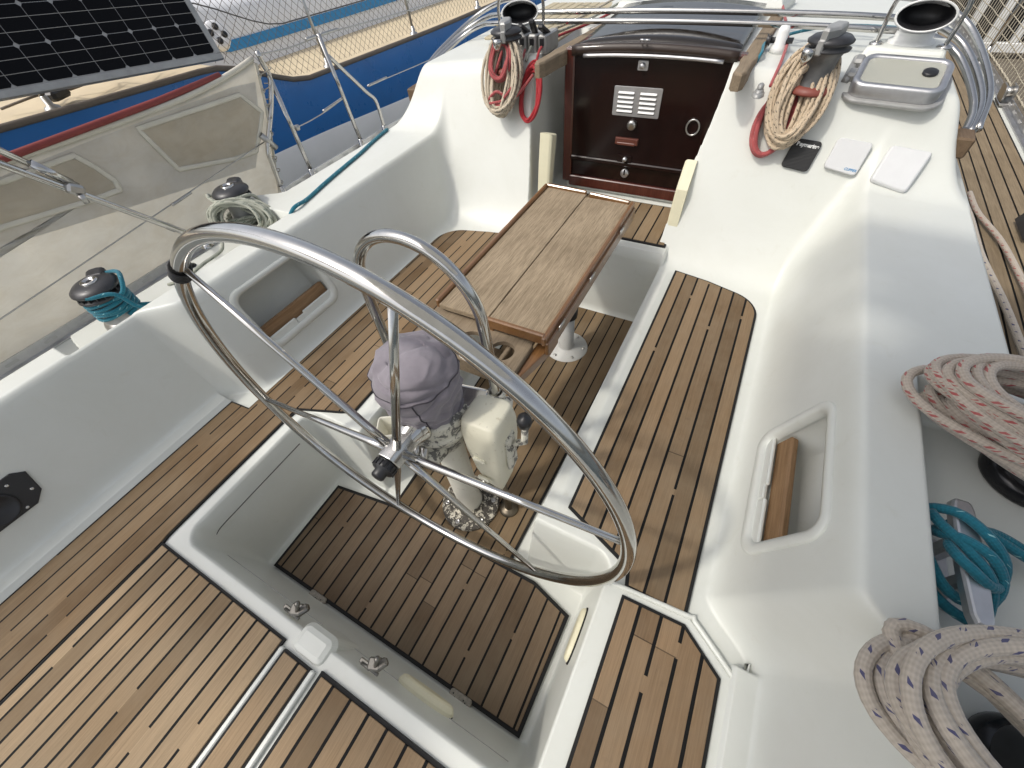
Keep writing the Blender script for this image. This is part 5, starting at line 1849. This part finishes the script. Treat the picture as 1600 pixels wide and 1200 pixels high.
for i in range(len(AX) - 1):
    for j in range(len(AY) - 1):
        x, y = AX[i] + .01, AY[j] + .01
        if any(((((x - g[0]) * math.cos(g[4]) + (y - g[1]) * math.sin(g[4])) / g[2]) ** 2 + ((-(x - g[0]) * math.sin(g[4]) + (y - g[1]) * math.cos(g[4])) / g[3]) ** 2) < 1 for g in light_gaps):
            continue
        fs.append((aw(i, j), aw(i + 1, j), aw(i + 1, j + 1), aw(i, j + 1)))
mb.add(vs, fs)
obj("shade_canopy", mb, M_awn, bm_)  # unseen occluder, sized to throw shade over the starboard coaming
mb = MB(); mb.box((-1.22, -1.22, 2.40), (1.06, .40, .012))
obj("shade_panel", mb, M_awn, bm_)  # unseen sheet added to keep sun off the helm sole
mb = MB(); mb.tube([(-1.60, .80, .61), (-1.60, .775, .665), (-1.62, .42, 1.12), (-1.55, -.35, 2.15)], .0125, 12)
mb.tube([(-1.62, .735, .715), (-1.62, .715, .742)], .0145, 12)
mb.lathe([(.03, .0), (.026, .012), (.016, .02), (.0, .02)], 16, TF(Matrix.Identity(3), (-1.60, .80, .60)), 0, False)
obj("stay", mb, M_steel, bm_)
mb = MB(); mb.tube([(-1.62, .555, .985), (-1.62, .35, 1.30), (-1.5, -.6, 2.2)], .011, 12)
mb.tube([(-1.62, .545, 1.0), (-1.62, .49, 1.09)], .0145, 12)
obj("stay", mb, M_steel, bm_)
mb = MB()
mb.box((-1.605, .535, .985), (.045, .035, .05), RX(.9), 0, .008)
mb.tube([(-1.58, .53, .97), (-1.58, .53, .94)], .010, 10)
obj("stay_clamp", mb, M_steel2, bm_)
# ------------------------------------------------------------------ neighbouring blue yacht
nby = thing("neighbour_yacht", "blue hulled yacht with cream deck and netted rail lying alongside to port", "sailing boat", (-4.2, 3.0, .0))
ctrl = [(-.8, -3.05), (.3, -2.90), (1.2, -2.84), (2.0, -2.82), (2.7, -2.82), (3.6, -2.76), (4.8, -2.70), (6.5, -2.72), (8.5, -2.95), (11, -3.6)]
edge = spline([(x, y, 0) for y, x in ctrl], .12)
def n_sheer(y):
    t = min(1, max(0, (2.72 - y) / .8)); t = t * t * (3 - 2 * t)
    return .70 + .235 * t + .03 * max(0, 2 - y) * t + .004 * max(0, y - 4)
def nb_ring(fz):
    return [(v.x - fz[1], v.y, n_sheer(v.y) * fz[0] + fz[2]) for v in edge]
def ribbon(levels, mi=0):
    """levels: list of (dx, z) offsets per edge point"""
    mb = MB(); vs = []
    n = len(levels)
    for v in edge:
        for dx, zf in levels:
            vs.append((v.x + dx, v.y, zf(v.y)))
    mb.add(vs, [(i * n + j, (i + 1) * n + j, (i + 1) * n + j + 1, i * n + j + 1) for i in range(len(edge) - 1) for j in range(n - 1)], mi)
    return mb
def zb(y): return .36 - .042 * (y - 2.1)
M_blue = flat("blue_topsides", (.004, .125, .40), .28, 0, .12, 3)
M_nwhite = flat("off_white_topsides", (.80, .80, .81), .4, 0, .05, 3)
obj("topsides", ribbon([(0, n_sheer), (.012, lambda y: n_sheer(y) * .6 + zb(y) * .4), (.0, zb)]), M_blue, nby)
obj("lower_topsides", ribbon([(.0, zb), (.006, lambda y: zb(y) - .012), (-.05, lambda y: zb(y) - .4), (-.35, lambda y: -.85)]), M_nwhite, nby)
M_cream = flat("cream_deck", (.60, .50, .34), .7, 0, .10, 6, .3, 200)
obj("deck", ribbon([(-.012, lambda y: n_sheer(y) + .006), (-.8, lambda y: n_sheer(y) + .03), (-2.6, lambda y: n_sheer(y) + .05)]), M_cream, nby)
M_rub = wood("grey_rub_rail", (.12, .10, .085), (.19, .165, .14), 1, .7)
mb = MB(); mb.tube([(v.x + .004, v.y, n_sheer(v.y) + .010) for v in edge], .017, 10, flat_=.9)
obj("rub_rail", mb, M_rub, nby)
# cabin trunk with blue stripe
def cab_edge(y): return -3.58 + .10 * (y - 3) * .6 - max(0, 2.6 - y) * .18
mb = MB(); vs = []
ys_ = np.linspace(1.5, 9.0, 30)
for y in ys_:
    b = cab_edge(y); z = n_sheer(y) + .03
    for dx, dz_ in ((0, -.02), (-.05, .20), (-.07, .36), (-.13, .42), (-1.2, .52)):
        vs.append((b + dx, y, z + dz_))
mb.add(vs, [(i * 5 + j, (i + 1) * 5 + j, (i + 1) * 5 + j + 1, i * 5 + j + 1) for i in range(len(ys_) - 1) for j in range(4)])
mb.add([vs[i] for i in range(5)] + [(vs[0][0] - 1.2, ys_[0], vs[0][2])], [(0, 1, 2, 3, 4, 5)])
cabn = obj("cabin_trunk", mb, M_nwhite, nby)
mb = MB(); vs = []
ys2 = np.linspace(2.25, 6.2, 20)
for y in ys2:
    b = cab_edge(y); z = n_sheer(y) + .03
    for f in (.46, .80):
        vs.append((b - .05 * f + .004, y, z + .20 * f - .0 + .03))
mb.add(vs, [(i * 2, (i + 1) * 2, (i + 1) * 2 + 1, i * 2 + 1) for i in range(len(ys2) - 1)], 0, False)
obj("blue_stripe", mb, flat("sky_blue_stripe", (.03, .24, .50), .4), cabn)
mb = MB()
F = frame((.9, -.25, .45))
c = Vector((-3.30, 2.42, 1.02))
mb.lathe([(.05, -.06), (.085, -.055), (.085, .01), (.075, .02), (.05, .02), (.0, .015)], 24, TF(F, c), 0, False)
for k in range(4):
    a = 2 * PI * k / 4 + .4
    mb.lathe([(.0, .024), (.022, .024), (.022, .016)], 12, TF(F, c + F @ Vector((.044 * math.cos(a), .044 * math.sin(a), 0))), 1, False)
obj("horn_speaker", mb, [M_nwhite, M_black], nby)
# stanchions, lifelines and netting
stn = []
for y in (1.05, 2.95, 4.05, 5.2, 6.6):
    v = min(edge, key=lambda q: abs(q.y - y))
    stn.append(Vector((v.x - .04, y, n_sheer(y) + .02)))
for q in stn:
    mb = MB(); mb.tube([q, q + Vector((-.03, -.015, .62))], .0125, 10)
    mb.lathe([(.04, 0), (.035, .012), (.018, .02), (.016, .06), (.012, .062)], 14, TF(Matrix.Identity(3), q), 0, False)
    obj("stanchion", mb, M_steel2, nby)
def along(y, h):
    v = min(edge, key=lambda q: abs(q.y - y))
    i = [k for k, q in enumerate(edge) if q is v][0]
    j = i + 1 if v.y < y and i + 1 < len(edge) else i - 1
    o = edge[j]
    t = 0 if abs(o.y - v.y) < 1e-6 else (y - v.y) / (o.y - v.y)
    x = v.x + (o.x - v.x) * t
    return Vector((x - .04 - .03 * h / .6, y - .015 * h / .6, n_sheer(y) + .02 + h))
for h in (.32, .60):
    mb = MB(); mb.tube([along(y, h) for y in np.linspace(1.05, 8.0, 60)], .004, 8)
    obj("lifeline", mb, flat("grey_wire", (.10, .095, .09), .5), nby)
mb = MB()
H_ = .58; S_ = .058
y0_, y1_ = 2.02, 5.9
k = y0_ - H_
while k < y1_:
    for sg in (1, -1):
        P = []
        for i in range(9):
            h = .015 + (H_ - .015) * i / 8
            y = k + (h if sg > 0 else H_ - h) * .9
            if y0_ <= y <= y1_:
                q = along(y, h)
                P.append(q + Vector((.008 * mnoise.noise(Vector((y * 4, h * 4, 0))), .006 * mnoise.noise(Vector((y * 20, h * 9, sg))), 0)))
        if len(P) > 1:
            mb.tube(P, .0016, 4, caps=False)
    k += S_
obj("rail_netting", mb, flat("dirty_net", (.16, .14, .115), .9), nby)
# clutter along its side deck
mb = MB()
for (y, d_, ln) in ((1.0, .18, .5), (1.35, .22, .4), (1.2, .15, .6)):
    q = along(y, 0)
    mb.tube(spline([q + Vector((-d_, -.1, .03)), q + Vector((-d_ * .6, .05, .05)), q + Vector((-d_ * 1.2, ln * .4, .03)), q + Vector((-d_ * .4, ln * .5, .06)), q + Vector((-d_, ln, .03))], .02), .006, 6)
obj("deck_lines", mb, M_rub, nby)
mb = MB()
q = along(1.15, 0)
mb.box(q + Vector((-.10, .0, .04)), (.06, .13, .05), RZ(.5), 0, .015)
mb.tube(spline([q + Vector((-.1, .02, .06)), q + Vector((-.05, .10, .13)), q + Vector((-.07, .16, .05))], .01), .008, 8)
obj("deck_block", mb, M_black, nby)
mb = MB()
q = along(.55, 0)
mb.tube(spline([q + Vector((-.04, -.3, .02)), q + Vector((.03, .05, -.05)), q + Vector((.05, .16, -.16)), q + Vector((.03, .0, -.21)), q + Vector((.02, -.4, -.20))], .02), .005, 6)
obj("hanging_cable", mb, M_black, nby)

# ------------------------------------------------------------------ solar panel on the neighbour's rail
Q = [Vector((-2.62, .10, 1.225)), Vector((-2.62, 1.885, 1.018)), Vector((-2.75, 1.98, 1.36)), Vector((-2.75, .25, 1.56))]
def PX(px, py, x):
    v = right * (px - 800) + down * (py - 600) + fwd * 631.05
    return CAMP + v * ((x - CAMP.x) / v.x)
sp_c = Vector((-2.66, 1.985, 1.000))
e1 = Vector((0.0, -1.0, .105)).normalized()                 # along the lower edge, going aft
nn = Vector((.94, -.02, .34)).normalized()
e1 = (e1 - nn * e1.dot(nn)).normalized()
e2 = nn.cross(e1).normalized()
if e2.z < 0: e2 = -e2
F = Matrix((e1, e2, nn)).transposed()
sol = thing("solar_panel", "black framed solar panel tilted over the neighbouring yacht's rail at the upper left", "solar panel", sp_c)
WP, HP = 1.62, .66
mb = MB(); T = TF(F, sp_c)
for a, b, c_, d_ in ((0, 0, WP, .030), (0, HP - .030, WP, HP), (0, .030, .030, HP - .030), (WP - .030, .030, WP, HP - .030)):
    mb.prism([(a, b), (c_, b), (c_, d_), (a, d_)], -.03, .004, 0, .003, T)
obj("panel_frame", mb, M_alug, sol)
m, N, L, p = new_mat("dark_solar_glass")
p.inputs['Base Color'].default_value = rgb((.003, .003, .004)); p.inputs['Roughness'].default_value = .22
p.inputs['Specular IOR Level'].default_value = .12
mb = MB(); mb.prism([(.030, .030), (WP - .030, .030), (WP - .030, HP - .030), (.030, HP - .030)], -.02, .0005, 0, 0, T)
obj("panel_back", mb, flat("pale_grid_lines", (.30, .30, .30), .35), sol)
mb = MB()
cw_, ch_ = .125, .148
for i in range(12):
    for j in range(4):
        a = .036 + i * .1292; b = .036 + j * .1485
        c = .011
        w_ = .1262; h_ = .1455
        oct_ = [(a + c, b), (a + w_ - c, b), (a + w_, b + c), (a + w_, b + h_ - c), (a + w_ - c, b + h_), (a + c, b + h_), (a, b + h_ - c), (a, b + c)]
        mb.prism(oct_, .0, .0016, 0, 0, T)
cel = obj("solar_cells", mb, m, sol)
mb = MB()
for j in range(4):
    for f in (.32, .68):
        b = .036 + j * .1485 + .1455 * f
        mb.prism([(.034, b - .0011), (WP - .034, b - .0011), (WP - .034, b + .0011), (.034, b + .0011)], .001, .0021, 0, 0, T)
obj("busbars", mb, flat("silver_busbar", (.30, .29, .27), .35), sol)

# ------------------------------------------------------------------ starboard side: pontoon, white slatted gate, netting and fittings
M_pw = wood("grey_pontoon_boards", (.10, .085, .065), (.21, .18, .14), 0, .8)
pon = thing("pontoon", "weathered grey timber pontoon beyond the netted starboard rail", "pontoon", (4.2, 6.0, -.1))
mb = MB()
for i in range(80):
    y = 1.5 + i * .125
    mb.box((4.0 + (rnd() - .5) * .02, y, -.12 + (rnd() - .5) * .006), (3.4, .112, .04), None, 0, .006)
obj("boards", mb, M_pw, pon)
mb = MB()
for i in range(26):
    mb.box((2.28, 2.0 + i * .28, -.42), (.06, .22, .56), None, 0, .01)
obj("fascia", mb, M_pw, pon)
gate = thing("slatted_gate", "white painted slatted gate standing across the pontoon at the upper right", "gate", (4.0, 7.7, 0))
mb = MB()
mb.box((4.0, 7.70, .0), (3.9, .06, .09), None, 0, .008); mb.box((4.0, 7.70, 1.35), (3.9, .06, .09), None, 0, .008)
obj("gate_rail", mb, M_white, gate)
for i in range(17):
    mb = MB(); mb.box((2.22 + i * .225, 7.70, .675), (.075, .04, 1.26), None, 0, .006)
    obj("slat", mb, M_white, gate)
mb = MB(); mb.box((4.0, 8.3, .6), (4.0, .05, 1.5))
obj("backing_panel", mb, flat("dark_backing", (.012, .011, .011), .8), gate)
sg = thing("guard_rail", "starboard guard rail with knotted cream netting laced above the teak side deck", "guard rail", (XC + 1.86, 4, .5))
def srail(y, h):
    w = float(toe_w(np.array([y]))[0])
    return Vector((XC + w + .01 + .02 * h, y, .52 + h))
for y in (3.05, 4.9, 6.8):
    mb = MB(); mb.tube([srail(y, 0), srail(y, .62)], .0125, 10)
    mb.lathe([(.035, -.02), (.032, .0), (.018, .012), (.016, .06), (.0125, .062)], 14, TF(Matrix.Identity(3), srail(y, -.01)), 0, False)
    obj("stanchion", mb, M_steel, sg)
for h in (.30, .60):
    mb = MB(); mb.tube([srail(y, h) for y in np.linspace(2.4, 8.6, 40)], .004, 8)
    obj("lifeline", mb, M_steel2, sg)
mb = MB()
for h in np.linspace(.02, .58, 12):
    mb.tube([srail(y, h + .010 * mnoise.noise(Vector((y * 3, h * 7, 0)))) + Vector((.012 * mnoise.noise(Vector((y * 3, h * 5, 9))), 0, 0)) for y in np.linspace(2.9, 8.4, 90)], .0028, 5, caps=False)
for y in np.arange(2.9, 8.4, .058):
    mb.tube([srail(y + .02 * mnoise.noise(Vector((y * 7, h * 6, 3))), h) for h in np.linspace(.02, .58, 8)], .0028, 5, caps=False)
obj("rail_netting", mb, flat("cream_net", (.40, .36, .28), .9), sg)
mb = MB()
lac = []
for i in range(120):
    y = 2.9 + i * .046
    lac.append(srail(y, .015 + (.02 if i % 2 else -.005)) + Vector((-.012 if i % 2 else .012, 0, 0)))
mb.tube(spline(lac, .02), .0045, 6)
obj("net_lacing", mb, flat("cream_cord", (.42, .38, .30), .9), sg)
# fairlead block on the toe rail
mb = MB()
c = srail(3.98, -.02) + Vector((-.03, 0, .02))
for dx in (-.022, .022):
    mb.prism(rrect(-.06, -.02, .06, .065, .03), -.005, .005, 0, .002, TF(frame((1, 0, .2), (0, 1, 0)), c + Vector((dx, 0, 0))))
mb.lathe([(.032, -.02), (.026, 0), (.032, .02)], 18, TF(frame((1, 0, .2)), c + Vector((0, 0, .025))))
mb.box(c + Vector((0, 0, -.025)), (.05, .14, .016), None, 0, .004)
obj("fairlead", mb, M_steel2, label="chrome fairlead roller on the starboard toe rail under the netting", cat="fairlead")
# genoa car and lines along the starboard coaming
gc = Vector((1.665, 2.33, .50))
mb = MB()
for dx in (-.032, .032):
    mb.prism([(-.085, 0), (.085, 0), (.075, .055), (.02, .085), (-.04, .08), (-.085, .04)], -.005, .005, 0, .002, TF(frame((1, 0, -.25), (0, 1, 0)), gc + Vector((dx - .03, 0, .005))))
mb.lathe([(.030, -.026), (.022, 0), (.030, .026)], 20, TF(frame((1, 0, -.25)), gc + Vector((-.025, 0, .045))), 1)
obj("lead_block", mb, [M_dark, M_steel], label="dark sheet lead block with shiny sheave on the starboard side deck", cat="block")
SL = "sheets lying along the starboard coaming"
xo = XC + 1.315
rope("deck_line", [(1.32, 2.28, .55), (1.345, 2.05, .53), (1.36, 1.85, .515), (1.375, 1.6, .51), (1.40, 1.35, .51), (1.45, 1.1, .51)], .010, R_teal, "teal line lying along the outside of the right coaming", "rope", SL)
rope("deck_line", [(1.47, 2.62, .505), (1.475, 2.42, .51), (1.52, 2.2, .512), (1.545, 1.95, .51), (1.56, 1.6, .512), (1.60, 1.2, .512)], .0095, R_redfl, "pinkish flecked sheet running past the lead block on the right side deck", "rope", SL)
rope("deck_line", [(1.40, 2.42, .55), (1.43, 2.3, .525), (1.44, 2.05, .515), (1.47, 1.75, .513), (1.49, 1.4, .512), (1.52, 1.1, .512)], .011, R_bluefl, "white line with dark flecks beside the teal line on the right", "rope", SL)

# ------------------------------------------------------------------ foredeck lines, blocks and a distant quay
LB = "lines crossing the cabin top ahead of the bows"
rope("cabin_line", [(.415, 2.20, 1.03), (.425, 2.24, 1.07), (.44, 2.42, 1.075), (.66, 2.62, 1.085), (1.0, 2.72, 1.06)], .0055, R_teal, "teal line running from beside the right hatch runner toward the right cowl vent", "rope", LB)
rope("cabin_line", [(-.75, 3.2, 1.09), (-.35, 2.98, 1.15), (-.1, 2.92, 1.16)], .006, R_teal, "teal line behind the bows at the left of the hatch", "rope", LB)
rope("cabin_line", [(.50, 2.05, 1.015), (.505, 2.25, 1.06), (.49, 2.5, 1.075), (.40, 3.1, 1.09), (.30, 3.7, 1.1)], .006, R_pink, "faded pink line leading forward beside the right hatch runner", "rope", LB)
mb = MB()
mb.lathe([(.0, .0), (.030, .0), (.030, .02), (.022, .03), (.022, .07), (.016, .085), (.0, .088)], 18, TF(Matrix.Identity(3), (.475, 2.36, 1.045)), 0, False)
mb.tube([(.43, 2.36, 1.085), (.52, 2.36, 1.085)], .010, 10, 1)
mb.lathe([(.020, -.008), (.014, 0), (.020, .008)], 14, TF(frame((1, 0, 0)), (.43, 2.36, 1.085)), 1)
obj("turning_block", mb, [M_white, M_dark], label="small white topped turning block at the forward end of the right hatch runner", cat="block")
mb = MB(); mb.prism([(-.42, 2.97), (.42, 2.97), (.46, 3.25), (-.46, 3.25)], 1.05, 1.115, 0, .03)
obj("hatch_garage", mb, M_gel, yacht)
